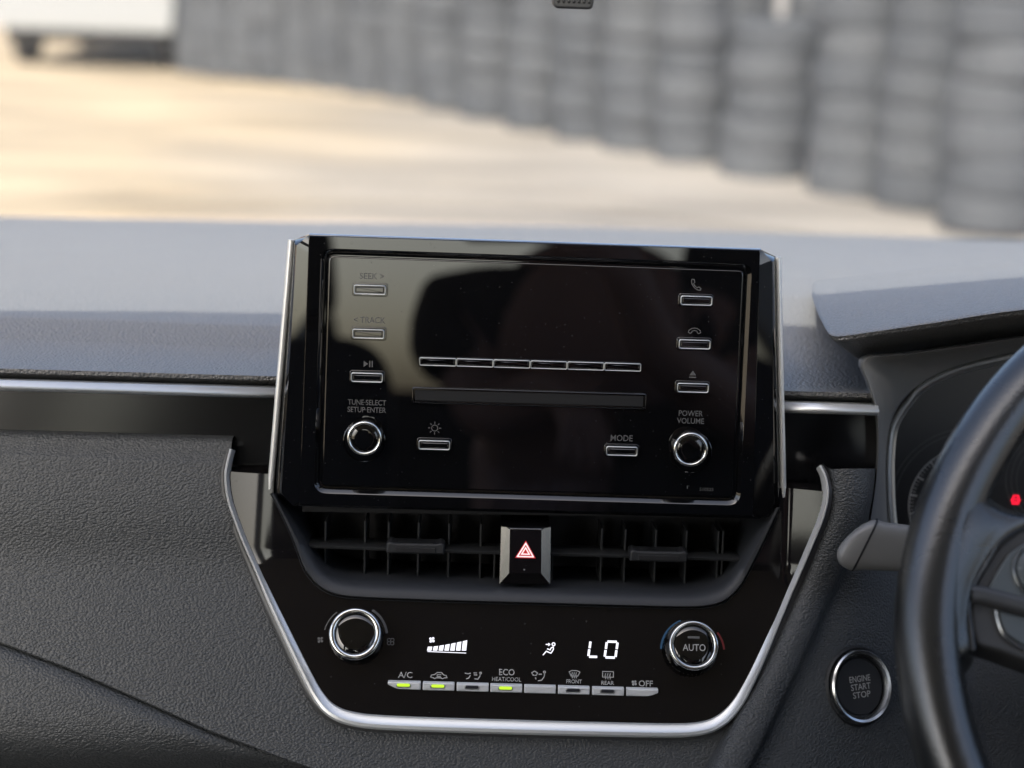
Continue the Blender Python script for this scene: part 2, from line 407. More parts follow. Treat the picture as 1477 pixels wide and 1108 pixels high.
# grained leather lower pad
def Lz(y):
    t = min(1, max(0, (ytop0-y)/.05)); return (-.022)*(1-t)**2 + (Pz0(y)-.0035)*(1-(1-t)**2)
ytop0 = F(200, 629, -.022).y
seam = [(-420,795),(-150,880),(0,930),(100,968),(200,1012),(300,1057),(420,1102),(560,1150),(800,1230),(1000,1290)]
def FL(px, py):
    z = 0.0
    for _ in range(8): z = Lz(F(px, py, z).y)
    return F(px, py, z)
seam = [FL(p[0], p[1]) for p in seam]
seamT = [(q.x, q.y) for q in seam]
ytop = F(200, 629, -.022).y
xr_lim = F(1150, 900, .02).x
xcols = [XL+(xr_lim-XL)*k/150 for k in range(151)]
def cut_console(b):
    # the pad is open behind the console and the vent
    keep = []
    for f in b.f:
        c = sum((b.v[i] for i in f), Vector())/len(f)
        xl, xr = CON(c.y)
        if c.x > ip(RLIM, c.y): continue
        if not (xl is not None and xl+.002 < c.x < xr-.002): keep.append(f)
    b.f = keep
RLIM = [(q.y, q.x+.006) for q in [FL(x, y) for x, y in [(1197,676),(1200,712),(1195,745),(1178,788),(1150,853),(1120,922),(1090,988),(1066,1030),(1030,1100),(985,1180),(900,1320)]]][::-1]
def CON(y):
    pts = [FL(p[0], p[1]) for p in [(334,640),(328,690),(342,750),(385,852),(440,968),(478,1020),(540,1036)]]
    pr = [FL(p[0], p[1]) for p in [(1183,660),(1191,712),(1168,785),(1110,920),(1058,1015),(990,1044)]]
    if y < pts[-1].y: return None, None
    y = min(y, pts[0].y)
    return ip([(p.y, p.x) for p in pts][::-1], y), ip([(p.y, p.x) for p in pr][::-1], y)
up_rows = []
for dy, dz in ((-.001,-.03),(0,-.012),(-.0006,-.006),(-.002,-.003),(-.0045,-.001),(-.009,0)):
    up_rows.append([(x, ytop+dy, Lz(ytop)+dz) for x in xcols])
for k in range(1, 49):
    t = k/48; up_rows.append([(x, (ytop-.009)*(1-t)+(ip(seamT, x)+.0015)*t, Lz((ytop-.009)*(1-t)+(ip(seamT, x)+.0015)*t)) for x in xcols])
up_rows.append([(x, ip(seamT, x)+.0004, Lz(ip(seamT, x))-.0012) for x in xcols])
up_rows.append([(x, ip(seamT, x)+.0002, Lz(ip(seamT, x))-.012) for x in xcols])
b = B(); b.loft(up_rows, closed=False); cut_console(b); b.build('leather_pad', 'leather', dash, smooth=50)
yroll = FL(200, 1050).y
def lid_z(y):
    z = Lz(max(y, yroll)) + .0015
    if y < yroll: d = yroll-y; z = z + .2*d - 22*d*d if d < .03 else z + .006 - .0198 - 1.12*(d-.03)
    return z
lo = []
for x in xcols: pass
for d, dz in ((0,-.013),(-.0002,-.006),(-.0010,-.0030),(-.0028,-.0012),(-.006,-.0002),(-.010,0)):
    lo.append([(x, ip(seamT, x)-.0002+d, lid_z(ip(seamT, x)+d)+dz) for x in xcols])
ybot = yroll-.16
for k in range(1, 15):
    t = k/14; r_ = []
    for x in xcols:
        y = min(ip(seamT, x)-.010, 9)*(1-t)+(min(ybot, ip(seamT, x)-.06))*t; r_.append((x, y, lid_z(y)))
    lo.append(r_)
b = B(); b.loft(lo, closed=False); b.f = [f for f in b.f if sum(b.v[i].x for i in f)/len(f) < ip(RLIM, sum(b.v[i].y for i in f)/len(f))]; b.build('glove_box_lid', 'leather', dash, smooth=50)

# ============================================================ CENTRE CONSOLE with climate controls
clim = thing('climate_control_panel', 'gloss black centre console with climate controls inside a curved silver trim', 'control panel', F(760, 1060, 0))
def FP(px, py, dz=0.0):           # a pixel on the console's face (dz proud of it)
    z = 0.0
    for _ in range(5): q = F(px, py, z); z = Pz(q.y, q.x)+dz
    return F(px, py, z)
T = [(334,650),(330,668),(328,690),(332,720),(342,750),(360,795),(385,852),(412,910),(440,968),(459,1003),(478,1024),(507,1036),(560,1042),(700,1047),(850,1051),(960,1053),(1005,1051),(1034,1042),(1058,1021),(1080,985),(1110,920),(1140,850),(1168,785),(1185,742),(1191,712),(1189,690),(1183,675)]
TP = cr([FP(p[0], p[1]) for p in T], 6)
poly = [(p.x, p.y) for p in TP if p.y < F(760, 694, -.008).y+.0005]
TL = [(q.x, q.y) for q in cr([FP(p[0], p[1]) for p in T], 6)]
crease_y = F(760, 694, -.008).y
inside = [q for q in TL if q[1] <= crease_y]
# console face as a strip-wise sheet: left boundary to right boundary at each height
half = len(TL)//2
def bound(y, side):
    pts = TL[:half+12] if side < 0 else TL[half-12:]
    best = None
    for i in range(len(pts)-1):
        (xa,ya),(xb,yb_) = pts[i], pts[i+1]
        if (ya-y)*(yb_-y) <= 0 and ya != yb_:
            x = xa+(xb-xa)*(y-ya)/(yb_-ya); best = x if best is None else (min(best, x) if side < 0 else max(best, x))
    return best
ymin = min(q[1] for q in TL)
outer = [(391,712),(402,733),(421.5,775),(438,818),(447,832),(458,844),(470,852),(486,858),(520,862),(620,866),(760,870),(900,874),(985,876),(1020,874.5),(1041,869),(1053,861),(1068,845),(1084,816),(1102,780),(1116,750),(1124,732)]
inner = [(398,712),(408,731),(424,756),(441,785),(449,800),(458,815),(469,827),(482,834),(510,840),(620,845),(760,850),(900,854),(985,856),(1012,854),(1037,848),(1048,840),(1058,830),(1072,807),(1090,775),(1106,748),(1114,733)]
mid = [((a[0]*.55+c[0]*.45), (a[1]*.55+c[1]*.45)) for a, c in zip(outer, inner)]
hole = [(q.x, q.y) for q in cr([FP(p[0], p[1]) for p in mid], 6)]
hb = sum(q[1] for q in hole if abs(q[0]-hole[len(hole)//2][0]) < .05)/max(1, len([1 for q in hole if abs(q[0]-hole[len(hole)//2][0]) < .05]))
def hx_(y, side):
    xs = []
    for i in range(len(hole)-1):
        (xa,ya),(xb,yb_) = hole[i], hole[i+1]
        if (ya-y)*(yb_-y) <= 0 and ya != yb_ and ((xa < cmid) == (side < 0)): xs.append(xa+(xb-xa)*(y-ya)/(yb_-ya))
    return (min(xs) if side < 0 else max(xs)) if xs else None
cmid = F(758, 800, 0).x
htop = {-1: hole[0], 1: hole[-1]}
b = B()
for side in (-1, 1):
    rows = []
    for k in range(-1, 61):
        y = crease_y+.0002 if k < 0 else crease_y+(hb-crease_y)*k/60
        yy = min(y, crease_y-.0001); xe = bound(yy, side); hx = hx_(min(yy, htop[side][1]-.0002), side)
        if hx is None: hx = cmid
        rows.append([(xe+(hx-xe)*i/40, y, Pz(y, xe+(hx-xe)*i/40)-(.02 if k < 0 else 0)) for i in range(41)])
    b.loft(rows, closed=False)
rows = []
for k in range(41):
    y = hb+(ymin+.0012-hb)*k/40; xl, xr = bound(y, -1), bound(y, 1)
    if xl is None or xr is None: continue
    rows.append([(xl+(xr-xl)*i/24, y, Pz(y)) for i in range(25)])
b.loft(rows, closed=False); b.build('console_face', 'gloss_panel', clim, smooth=50)
def tprof(t):
    s_ = math.sin(math.pi*min(1, max(0, (t-.22)/.56)))**.6 if .22 < t < .78 else 0
    w = S*(3.6+5.2*s_); h = .0030+.0008*s_
    return [(w,-.006),(w,h*.75),(w*.55,h),(w*.05,h*.95),(-w*.25,h*.55),(-w*.95,h*.12),(-w*1.05,-.003)]
tp3 = [Vector((q[0], q[1], Pz(q[1], q[0]) if q[1] < crease_y else Pz(crease_y, q[0])-.35*(q[1]-crease_y))) for q in TL]
b = B(); b.sweep(tp3, tprof); b.build('silver_trim', 'strip', clim, smooth=35)
# soft welt around the trim
out = []
for i, p in enumerate(tp3):
    a, c = tp3[max(0, i-1)], tp3[min(len(tp3)-1, i+1)]; t = (c-a).normalized(); nrm = Vector((t.y, -t.x, 0)).normalized()
    out.append(p - Vector((t.y*-1, t.x, 0)).normalized()*S*(4+5.5*math.sin(math.pi*i/(len(tp3)-1))**.5))
def wprof(t):
    s_ = max(0, math.sin(math.pi*t))**.7; w = S*(1.5+7.5*s_)
    return [(w*math.cos(a), -.001+w*.55*math.sin(a)) for a in [math.pi*k/8 for k in range(9)]]+[(-w,-.012),(w,-.012)]
b = B(); b.sweep([p+Vector((0,0,-.0008)) for p in out], wprof); b.build('soft_welt', 'smooth_plastic', clim, smooth=60)

# climate knobs
AXF = (Vector((1,0,0)), Vector((0,1,0)), Vector((0,0,1))); AXP = (Vector((1,0,0)), VP, NP)
def knob(parent, px, py, rpx, h, ring_w, name='rotary_knob', on=None, ax=AXF, skirt=1.06):
    c = on(px, py, h/ax[2].z); r = rpx*S*(.80-c.z)/.80; o = c-ax[2]*h
    k = B(); k.lathe(o-ax[2]*.002, [(r*skirt,0),(r*skirt,.002+h*.42),(r*skirt*.985,.002+h*.47),(r*1.0,.002+h*.74),(r*.9,.002+h*.86)], 64, ax)
    ko = k.build(name, 'gloss', parent, smooth=35)
    g = B(); ri = r-ring_w*S
    prof = [(r*.97,h*.70),(r*1.0,h*.80),(r*1.0,h*.90),(r*.97,h*.97),((r+ri)/2,h*1.0),(ri*1.03,h*.97),(ri,h*.92),(ri*.985,h*.80)]
    g.lathe(o, prof+[prof[0]], 64, ax); g.build('chrome_ring', 'knob_ring', ko, smooth=60)
    cp = B(); cp.lathe(o, [(ri*1.0,h*.78),(ri*.985,h*.88),(ri*.95,h*.905),(ri*.6,h*.915),(0,h*.92)], 48, ax); cp.build('cap', 'gloss', ko, smooth=60)
    for i in range(40 if skirt > 1.08 else 0):
        a = 2*math.pi*i/40; rr0 = r*skirt; q = o+ax[0]*(rr0*math.cos(a))+ax[1]*(rr0*math.sin(a))
        rb = B(); t = (ax[1]*math.cos(a)-ax[0]*math.sin(a))*.0003; d = (ax[0]*math.cos(a)+ax[1]*math.sin(a))*.0004
        rb.add([q-t-d, q+t-d, q+t+d, q-t+d, q-t-d+ax[2]*h*.42, q+t-d+ax[2]*h*.42, q+t+d+ax[2]*h*.42, q-t+d+ax[2]*h*.42], [(0,1,2,3),(4,5,6,7),(0,1,5,4),(1,2,6,5),(2,3,7,6),(3,0,4,7)]); rb.build('grip_rib', 'gloss', ko, smooth=0)
    return ko, c, r
kl, c_l, r_l = knob(clim, 512, 914, 38.5, .0130, 8.5, on=FP, ax=AXP, skirt=1.05)
kr, c_r, r_r = knob(clim, 1001, 930.5, 37, .0140, 7.0, on=FP, ax=AXP, skirt=1.10)
text_plane = (c_r-NP*(.0140*.08)+NP*.0002, AXP)
def onp(px, py, dz=.00025): q = FP(px, py, dz); return (q.x, q.y, q.z)
def icon(parent, px, py, lines=(), w=1.4, m='print', fills=(), name='symbol', at=onp, k=S):
    b = B(); c = at(px, py)
    if lines: b.strokes(c, lines, w, k)
    if fills: b.fills(c, fills, k)
    if at is onp:
        tilt_fit(b, c)
    return b.build(name, m, parent, smooth=0)
def ptext(body, px, py, w, h, m='print', name='lettering', weight=.012): return text(body, px, py, w, h, m, clim, onp(px, py)[2], name, weight)
FAN = [{'p': circle(r_, 10, 0, 360, r_*1.25*math.cos(R(a)), r_*1.25*math.sin(R(a))), 'closed': False} for r_ in (2.6,) for a in (45,135,225,315)]
def fan_fill(s): return [[(s*(.25*math.cos(R(a-40))), s*(.25*math.sin(R(a-40)))), (s*.9*math.cos(R(a-32)), s*.9*math.sin(R(a-32))), (s*1.05*math.cos(R(a)), s*1.05*math.sin(R(a))), (s*.85*math.cos(R(a+30)), s*.85*math.sin(R(a+30))), (s*.25*math.cos(R(a+50)), s*.25*math.sin(R(a+50)))] for a in (40,130,220,310)]
icon(clim, 462, 923, fills=fan_fill(5), m='print_dim', name='fan_symbol'); icon(clim, 563.5, 925.5, FAN, 1.1, 'print_dim', name='fan_symbol')
icon(clim, 512, 919, [circle(46, 12, 168, 128)], 1.6, 'print_dim', name='scale_arc'); icon(clim, 512, 919, [{'p': circle(47, 14, 60, 8), 'w': 3.6}], 3.6, 'print_dim', name='scale_arc')
icon(clim, 1000, 939, [{'p': circle(48, 18, 178, 112), 'w': 3}], 3, 'print_blue', name='cold_arc'); icon(clim, 1000, 939, [{'p': circle(46, 12, 38, 4), 'w': 3}], 3, 'print_red', name='warm_arc')
# display
icon(clim, 623, 923, fills=fan_fill(4.6), m='led_white', name='display_fan')
bx0 = 616.5
for i in range(7):
    x0 = bx0+i*8.35; x1 = x0+6.5; top0 = 932.8-max(0, i-.5)**1.35*.80; top1 = 932.8-max(0, i+.4)**1.35*.80
    sk = .6
    icon(clim, 0.5*(x0+x1), 936, fills=[[(x0-.5*(x0+x1)-sk, 2.6), (x1-.5*(x0+x1)-sk, 2.6), (x1-.5*(x0+x1)+sk, top1-936), (x0-.5*(x0+x1)+sk, top0-936)]], m='led_white', name='display_bar')
icon(clim, 645, 941.4, [[(-29,-1),(28,1.0-1)]], 1.1, 'led_white', name='display_line')
icon(clim, 792, 936, [[(-9,9.5),(-4,3.5),(.5,5.5),(3,6.2),(6.5,.5),(6,-3),(3,-1.5),(1.5,1.5),(-3,-.2)], circle(2.2, 10, 0, 360, 6.5, -7.0), [(-5,-6.5),(1,-6.5)]], 1.5, 'led_white', [[(-1.2,-9.2),(2.2,-6.5),(-1.2,-3.8)]], name='display_airflow')
def seg(px, py, segs, w=16, h=25):
    sl = 1.5; q = {'a': [(-w/2+sl+1,-h/2),(w/2+sl-1,-h/2)], 'b': [(w/2+sl,-h/2+1),(w/2+.2,-.8)], 'c': [(w/2-.2,.8),(w/2-sl,h/2-1)], 'd': [(-w/2-sl+1,h/2),(w/2-sl-1,h/2)], 'e': [(-w/2-.2,.8),(-w/2-sl,h/2-1)], 'f': [(-w/2+sl,-h/2+1),(-w/2+.2,-.8)]}
    for s_ in segs: icon(clim, px, py, [q[s_]], 3.4, 'led_white', name='display_segment')
seg(857, 936, 'fed', 14, 23.5); seg(881.5, 937, 'abcdef', 16, 23.5)
# key row
edges = [(558.5,607.4),(609.1,656),(658,705.5),(706.6,753.8),(755.5,802.4),(804.4,851.3),(853.6,901),(902.8,950.3)]
leds = {0:'led_green',1:'led_green',2:'led_off',3:'led_green',5:'led_off',6:'led_off'}
for i, (x0, x1) in enumerate(edges):
    xm = (x0+x1)/2; ym = 988.6+(xm-583)*.0292
    h = .0022; c = FP(xm, ym+1.0, h); w_, hh = (x1-x0)*S*(.80-c.z)/.80, 11.4*S*(.80-c.z)/.80
    q = [(c.x-w_/2, c.y-hh/2), (c.x+w_/2, c.y-hh/2), (c.x+w_/2, c.y+hh/2), (c.x-w_/2, c.y+hh/2)]
    rr = [.0004]*4
    if i == 0: q[0] = (c.x-w_/2, c.y+hh*.12); q.insert(1, (c.x-w_*.22, c.y-hh*.46)); rr = [.0005,.0016,.0003,.0003,.0006]
    if i == 7: q[1] = (c.x+w_/2, c.y-hh*.02); q.insert(1, (c.x+w_*.22, c.y-hh*.48)); rr = [.0003,.0016,.0006,.0006,.0003]
    kb = B(); kb.plate(roundpoly(q, rr, 4), c.z-.006, c.z, .0006); ko = kb.build('climate_key', 'key', clim, smooth=45)
    if i in leds:
        lc = (c.x-.0004, c.y+hh*.10, c.z)
        sb = B(); sb.plate(rrect(lc[0], lc[1]-.0001, 21.5*S, 6.4*S, .0009), lc[2]-.001, lc[2]+.00025, .0002); sb.build('indicator_frame', 'silver', ko)
        lb = B(); lb.plate(rrect(lc[0], lc[1]+.0002, 18.5*S, 4.4*S, .0007), lc[2]-.001, lc[2]+.0006, .0002); lb.build('indicator', leds[i], ko)
ptext('A/C', 584.5, 973.5, 21, 9); ptext('ECO', 731, 969.6, 23, 9.4); ptext('HEAT/COOL', 730.8, 979.8, 43, 6.2, weight=.002)
ptext('FRONT', 828, 983, 23, 6); ptext('REAR', 876.5, 985, 19, 6); ptext('OFF', 931.5, 986, 21, 9)
icon(clim, 914.8, 985.2, fills=fan_fill(4.4), name='fan_symbol')
icon(clim, 633, 974.8, [{'p': [(-12,2),(-11,-1),(-6,-1.6),(-3,-4.8),(4,-4.8),(7,-1.4),(11,-.6),(12,2.4),(8,3),(5.5,4.4),(3,3),(-4,3),(-6,4.4),(-8.5,3)], 'closed': True}, [(3.5,-1.6),(-2.5,-1.6),(-2.5,1.2),(3,1.2)]], 1.3, name='recirculation_symbol')
icon(clim, 682, 975, [[(-12,-4),(-7,-3),(-3,-4)], [(-10,4.6),(-6,3.4),(-3.6,-1)], [(11,-4),(10.5,0),(7.5,4.6),(2.5,4.2)], circle(1.2, 8, 0, 360, 11.4, -4.6), [(1,-4.6),(6,-4.6)], [(1.5,-1.6),(6.5,-1.6)]], 1.6, name='airflow_symbol')
icon(clim, 776.8, 975.5, [{'p': [(-10,-5),(-6,-7.5),(-1.5,-5),(-3.6,-1.2),(-8,-1.2)], 'closed': True}, [(9,-3.6),(8,1),(4.5,5.6),(-1,6.8)], circle(1.5, 8, 0, 360, 8.6, -6.4), [(0,-3),(5,-3)], [(-5,1.8),(-3.5,4.6)]], 1.5, name='demist_symbol')
icon(clim, 828.6, 973.2, [{'p': [(-8,-4),(-4,-6),(4,-6),(8,-4),(5,2),(-5,2)], 'closed': True}, [(-3,-3.4),(-4,0),(-3,5.4)], [(0,-3.4),(-1,0),(0,5.4)], [(3,-3.4),(2,0),(3,5.4)]], 1.3, name='demist_symbol')
icon(clim, 877, 974.6, [{'p': [(-8,-6),(8,-6),(8,2.2),(-8,2.2)], 'closed': True}, [(-3.5,-3.4),(-4.4,0),(-3.5,5.4)], [(0,-3.4),(-1,0),(0,5.4)], [(3.5,-3.4),(2.6,0),(3.5,5.4)]], 1.3, name='demist_symbol')

# ============================================================ AIR VENT under the radio
vent = thing('air_vent', 'black louvred air vent with two slider tabs under the radio', 'air vent', F(760, 866, -.02))
NV = 90
def pathz(pl, dz): return [FP(p.x, p.y, dz) for p in resample(cr([(x, y, 0) for x, y in pl], 5), NV)]
m2 = [((a[0]*.93+c[0]*.07), (a[1]*.93+c[1]*.07)) for a, c in zip(outer, inner)]
rows = [pathz(outer, -.004), pathz(outer, .0028), pathz(m2, .0042), pathz(mid, .0040), pathz(inner, .0005)]
ib = rows[-1]; rows.append([Vector((p.x, p.y+.0006, p.z-.006)) for p in ib]); rows.append([Vector((p.x, p.y+.001, -.05)) for p in ib])
b = B(); b.loft(rows, closed=False); b.build('surround', 'lip', vent, smooth=45)
# thin gloss edge line outside the surround
ed = [((a[0]*1.10-c[0]*.10), (a[1]*1.10-c[1]*.10)) for a, c in zip(outer, inner)]
b = B(); b.sweep(pathz(ed, .0004), [(.0004*math.cos(2*math.pi*k/8), .0006*math.sin(2*math.pi*k/8)) for k in range(8)]); b.build('edge_bead', 'matte', vent, smooth=60)
cav = [P2(400,690,-.05),P2(412,740,-.05),P2(455,850,-.05),P2(480,880,-.05),P2(1030,896,-.05),P2(1070,850,-.05),P2(1118,760,-.05),P2(1112,700,-.05)]
b = B(); b.add([(x, y, -.048) for x, y in cav], [tuple(range(len(cav)))]); b.build('cavity_back', 'rubber', vent, smooth=0)
b = B(); p0, p1 = F(436, 738, -.012), F(1090, 758, -.012); b.add([(p0.x,p0.y,-.012),(p1.x,p1.y+.004,-.012),(p1.x,p1.y+.004,-.05),(p0.x,p0.y,-.05)], [(0,1,2,3)]); 
b.add([(p0.x,p0.y,-.012),(p1.x,p1.y+.004,-.012),(p1.x,p1.y+.02,-.0122),(p0.x,p0.y+.02,-.0122)], [(0,1,2,3)]); b.build('overhang', 'rubber', vent, smooth=0)
def vane(px, ty, by, th=.0011):
    a, c = F(px, ty, -.016), F(px-2, by, -.016); m_ = (a+c)/2
    b = B(); b.plate(rrect(m_.x, m_.y, th, abs(a.y-c.y), .0004, 2), -.040, -.016, .0003); b.build('vane', 'vane', vent)
for x, t_, by in ((470,752,838),(527,752,846),(561,753,846),(604,754,848),(648,755,849),(694,756,850),(714,800,851),(797,800,853),(868,762,856),(902,763,857),(946,764,858),(990,765,859),(1036,766,852),(1043,766,846)): vane(x, t_, by)
for (xa, ya), (xb, yb2) in (((441,788),(724,798)), ((791,799),(1074,808))):
    a, c = F(xa, ya, -.008), F(xb, yb2, -.008)
    b = B(); b.loft([[Vector((p.x, p.y+u, -.008+w_)) for u, w_ in ((.0016,-.016),(.0013,-.001),(.0004,.0002),(-.0008,0),(-.0014,-.002),(-.0014,-.016))] for p in (a, c)], cap0=True, cap1=True); b.build('horizontal_blade', 'vane', vent, smooth=50)
for px, py in ((599,792.5), (950.5,804)):
    c = F(px, py, -.001); w_, h_ = 85*S, 19*S
    b = B(); q = [(c.x-w_/2,c.y-h_*.42),(c.x+w_/2,c.y-h_*.42),(c.x+w_/2,c.y+h_*.36),(c.x+w_*.44,c.y+h_*.5),(c.x+w_*.36,c.y+h_*.4),(c.x-w_*.36,c.y+h_*.4),(c.x-w_*.44,c.y+h_*.5),(c.x-w_/2,c.y+h_*.36)]
    b.plate(roundpoly(q, .0007, 3), -.014, -.002, .0010); tb = b.build('slider_tab', 'matte', vent, smooth=40)
    d = B(); d.plate(rrect(c.x, c.y-.0006, w_*.70, h_*.40, .0005), -.003, -.0014, .0003); d.build('finger_slot', 'rubber', tb)
    for k in range(26):
        g = -w_*.31+w_*.62*k/25
    d = B()
    for k in range(30): d.box((c.x-w_*.30+w_*.60*k/29, c.y+h_*.40, -.006), .00035, .0006, .006)
    rb_ = d.build('grip_ribs', 'vane', tb, smooth=0); rb_['kind'] = 'stuff'

# ============================================================ HAZARD SWITCH
hz = thing('hazard_switch', 'hazard light switch with red and white triangle between the vents', 'switch', F(758, 846, -.01))
fr = [F(735.5,763.5,.0025), F(781,764.5,.0025), F(780.5,827,.0025), F(734.3,826.5,.0025)]
ot = [F(723,759.5,.0008), F(794.5,760.5,.0008), F(793.5,843,.0008), F(720.5,842,.0008)]
bk = [Vector((p.x, p.y, -.03)) for p in ot]
b = B(); b.loft([[fr[0],fr[1],fr[2],fr[3]]], cap1=True); b.add([fr[3],fr[2],ot[2],ot[3]], [(0,1,2,3)]); b.add([bk[0],bk[1],bk[2],bk[3],ot[0],ot[1],ot[2],ot[3]], [(4,5,1,0),(5,6,2,1),(6,7,3,2),(7,4,0,3)])
b.build('button_face', 'gloss_panel', hz, smooth=0)
for s_, (i, j) in ((-1, (0, 3)), (1, (1, 2))):
    a, c, d, e_ = fr[i], fr[j], ot[j], ot[i]
    up = Vector((0,0,.0002)); mids = [(a.lerp(e_, .12)+up), (c.lerp(d, .12)+up), (c.lerp(d, .86)+up), (a.lerp(e_, .86)+up)]
    topc = F(729 if s_ < 0 else 788, 758.2, .0)
    b = B(); b.add([a+up, a.lerp(e_, .4)+Vector((0,.0006,.0003)), e_+up, d+up, c.lerp(d, .45)+Vector((0,0,.0002)), c+up], [(0,1,4,5),(1,2,3,4)]); b.build('chrome_cheek', 'chrome', hz, smooth=0)
b = B(); b.sweep([fr[0]+Vector((0,.0003,0)), fr[1]+Vector((0,.0003,0))], [(.0004*math.cos(k*math.pi/3), .0004*math.sin(k*math.pi/3)) for k in range(6)]); b.build('top_edge', 'chrome', hz)
c = F(758, 796, .0028)
tri = lambda s_: [(0,-s_*1.10),(s_,s_*.62),(-s_,s_*.62)]
b = B(); b.fills((c.x,c.y,c.z), [tri(15.5)], S*.99); b.build('red_triangle', 'hazard_red', hz, smooth=0)
b = B(); b.strokes((c.x,c.y,c.z+.0002), [{'p': tri(11.6), 'closed': True, 'w': 1.9}, {'p': tri(5.6), 'closed': True, 'w': 1.7}], 1.8, S*.99); b.build('white_outlines', 'hazard_white', hz, smooth=0)
b = B(); q = F(756, 822, .0028); b.plate(rrect(q.x, q.y, 2.4*S, 1.8*S, .0003), .0020, .0029, .0001); b.build('sensor_dot', 'print', hz)
b = B(); q = F(757, 846.5, -.006); b.plate(rrect(q.x, q.y, 72*S, 7*S, .0004), -.02, -.006, .0005); b.build('base_strip', 'lip', hz)

# ============================================================ RADIO
rad = thing('car_radio', 'large gloss black radio with disc slot, chrome edged buttons and two knobs', 'car radio', F(760, 744, -.01))
Pf = [F(446,340), F(1096,361), F(1086,744), F(432,728)]
So = [F(446,338,-.012), F(1097,359.5,-.012), F(1120,371,-.012), F(1129,728,-.012), F(1115,747,-.010), F(418,727,-.010), F(393,713,-.012), F(421,347,-.012)]
Pf2 = [Pf[0], Pf[1], Pf[2], Pf[3]]
cen = Vector(((Pf[0].x+Pf[2].x)/2, (Pf[0].y+Pf[2].y)/2))
gq = roundpoly([P2(464.5,359.5,0), P2(1083.5,381.5,0), P2(1066,728,0), P2(454,710,0)], .0068, 8)
g1 = inset(gq, 5.5*S); g2 = inset(gq, 7.5*S); g3 = inset(gq, 9.0*S)
angs = sorted(set([2*math.pi*k/160 for k in range(160)]+[math.atan2(p.y-cen.y, p.x-cen.x) % (2*math.pi) for p in Pf+So]+[math.atan2(p[1]-cen.y, p[0]-cen.x) % (2*math.pi) for p in gq]))
angs = [a for i, a in enumerate(angs) if i == 0 or a-angs[i-1] > 1e-5]
def RG(poly, z): return [(p.x, p.y, z) for p in ring_at([tuple(q[:2]) for q in poly], cen, angs)]
sob = [(q.x*1.0, q.y) for q in So]
pfr, sor = ring_at([tuple(q[:2]) for q in Pf], cen, angs), ring_at(sob, cen, angs)
def midp(t): return [tuple(a.lerp(c_, t)) for a, c_ in zip(sor, pfr)]
b = B(); b.loft([RG(inset(sob, .003), -.045), RG(sob, -.022), RG(sob, -.0118), RG(midp(.30), -.0024), RG(midp(.38), -.0012), RG(inset([tuple(p[:2]) for p in Pf], -.6*S), -.0006), RG(inset([tuple(p[:2]) for p in Pf], .6*S), 0), RG(inset(gq, -1.5*S), 0), RG(gq, -.0004), RG(g1, -.0026), RG(g2, -.0028)], cap0=True, cap1=True)
b.build('bezel', 'gloss', rad, smooth=25)
b = B(); b.plate(g3, -.004, -.0012, .0009, 4); face = b.build('face_panel', 'gloss', rad, smooth=45)
FZ = -.0012
def edge(p, q, w):
    b = B(); b.sweep([F(*p), F(*q)], [(w*math.cos(2*math.pi*k/10), .0022*math.sin(2*math.pi*k/10)) for k in range(10)]); b.build('silver_edge', 'strip', rad, smooth=60)
edge((420.5,346,-.0095), (389.5,711,-.0095), S*5.0); edge((1122,371,-.0095), (1130,729,-.0095), S*5.0)
b = B(); b.sweep([F(446,338.4,-.0135), F(1097,360,-.0135)], [(S*1.6*math.cos(2*math.pi*k/8), .0016*math.sin(2*math.pi*k/8)) for k in range(8)]); b.build('silver_edge', 'chrome', rad, smooth=60)
def face_z(px, py): return FZ
def ont(px, py): q = F(px, py, FZ+.0002); return (q.x, q.y, q.z)
def button(px, py, wpx=45, hpx=13, lab='button', rim='bottom'):
    h = .0030; c = F(px, py, FZ+h); w_, h_ = wpx*S, hpx*S
    b = B(); b.plate(rrect(c.x, c.y, w_+6*S, h_+6.5*S, .0016), FZ-.0008, FZ+.0006, .0004); well = b.build('button_well', 'gloss', rad, smooth=45)
    b = B(); b.plate(rrect(c.x, c.y, w_, h_, .0010), FZ-.001, FZ+h-.0004, .0006); bt = b.build(lab, 'gloss', rad, smooth=45)
    o = rrect(c.x, c.y, w_*1.01, h_*1.03, .0012); i_ = inset(o, 1.7*S)
    b = B(); zz = FZ+h
    b.sweep([Vector((x,y,zz-.0003)) for x,y in inset(o, .6*S)], [(1.15*S*math.cos(2*math.pi*k/8), .0006*math.sin(2*math.pi*k/8)) for k in range(8)], closed=True); b.build('chrome_rim', 'silver', bt, smooth=60)
    f_ = B(); f_.loft([[(x,y,zz-.0007) for x,y in inset(i_, .1*S)], [(x,y,zz-.0002) for x,y in inset(i_, 1.2*S)], [(x,y,zz+.0001) for x,y in inset(i_, 2.4*S)]], cap1=True); f_.build('button_cap', 'gloss', bt, smooth=60)
    return bt
for x, y in ((533.3,418.3),(531.2,481.8),(529.2,544.8),(626.3,642.3),(1004.5,434),(1002,497),(999.5,559.8),(897,651)): button(x, y)
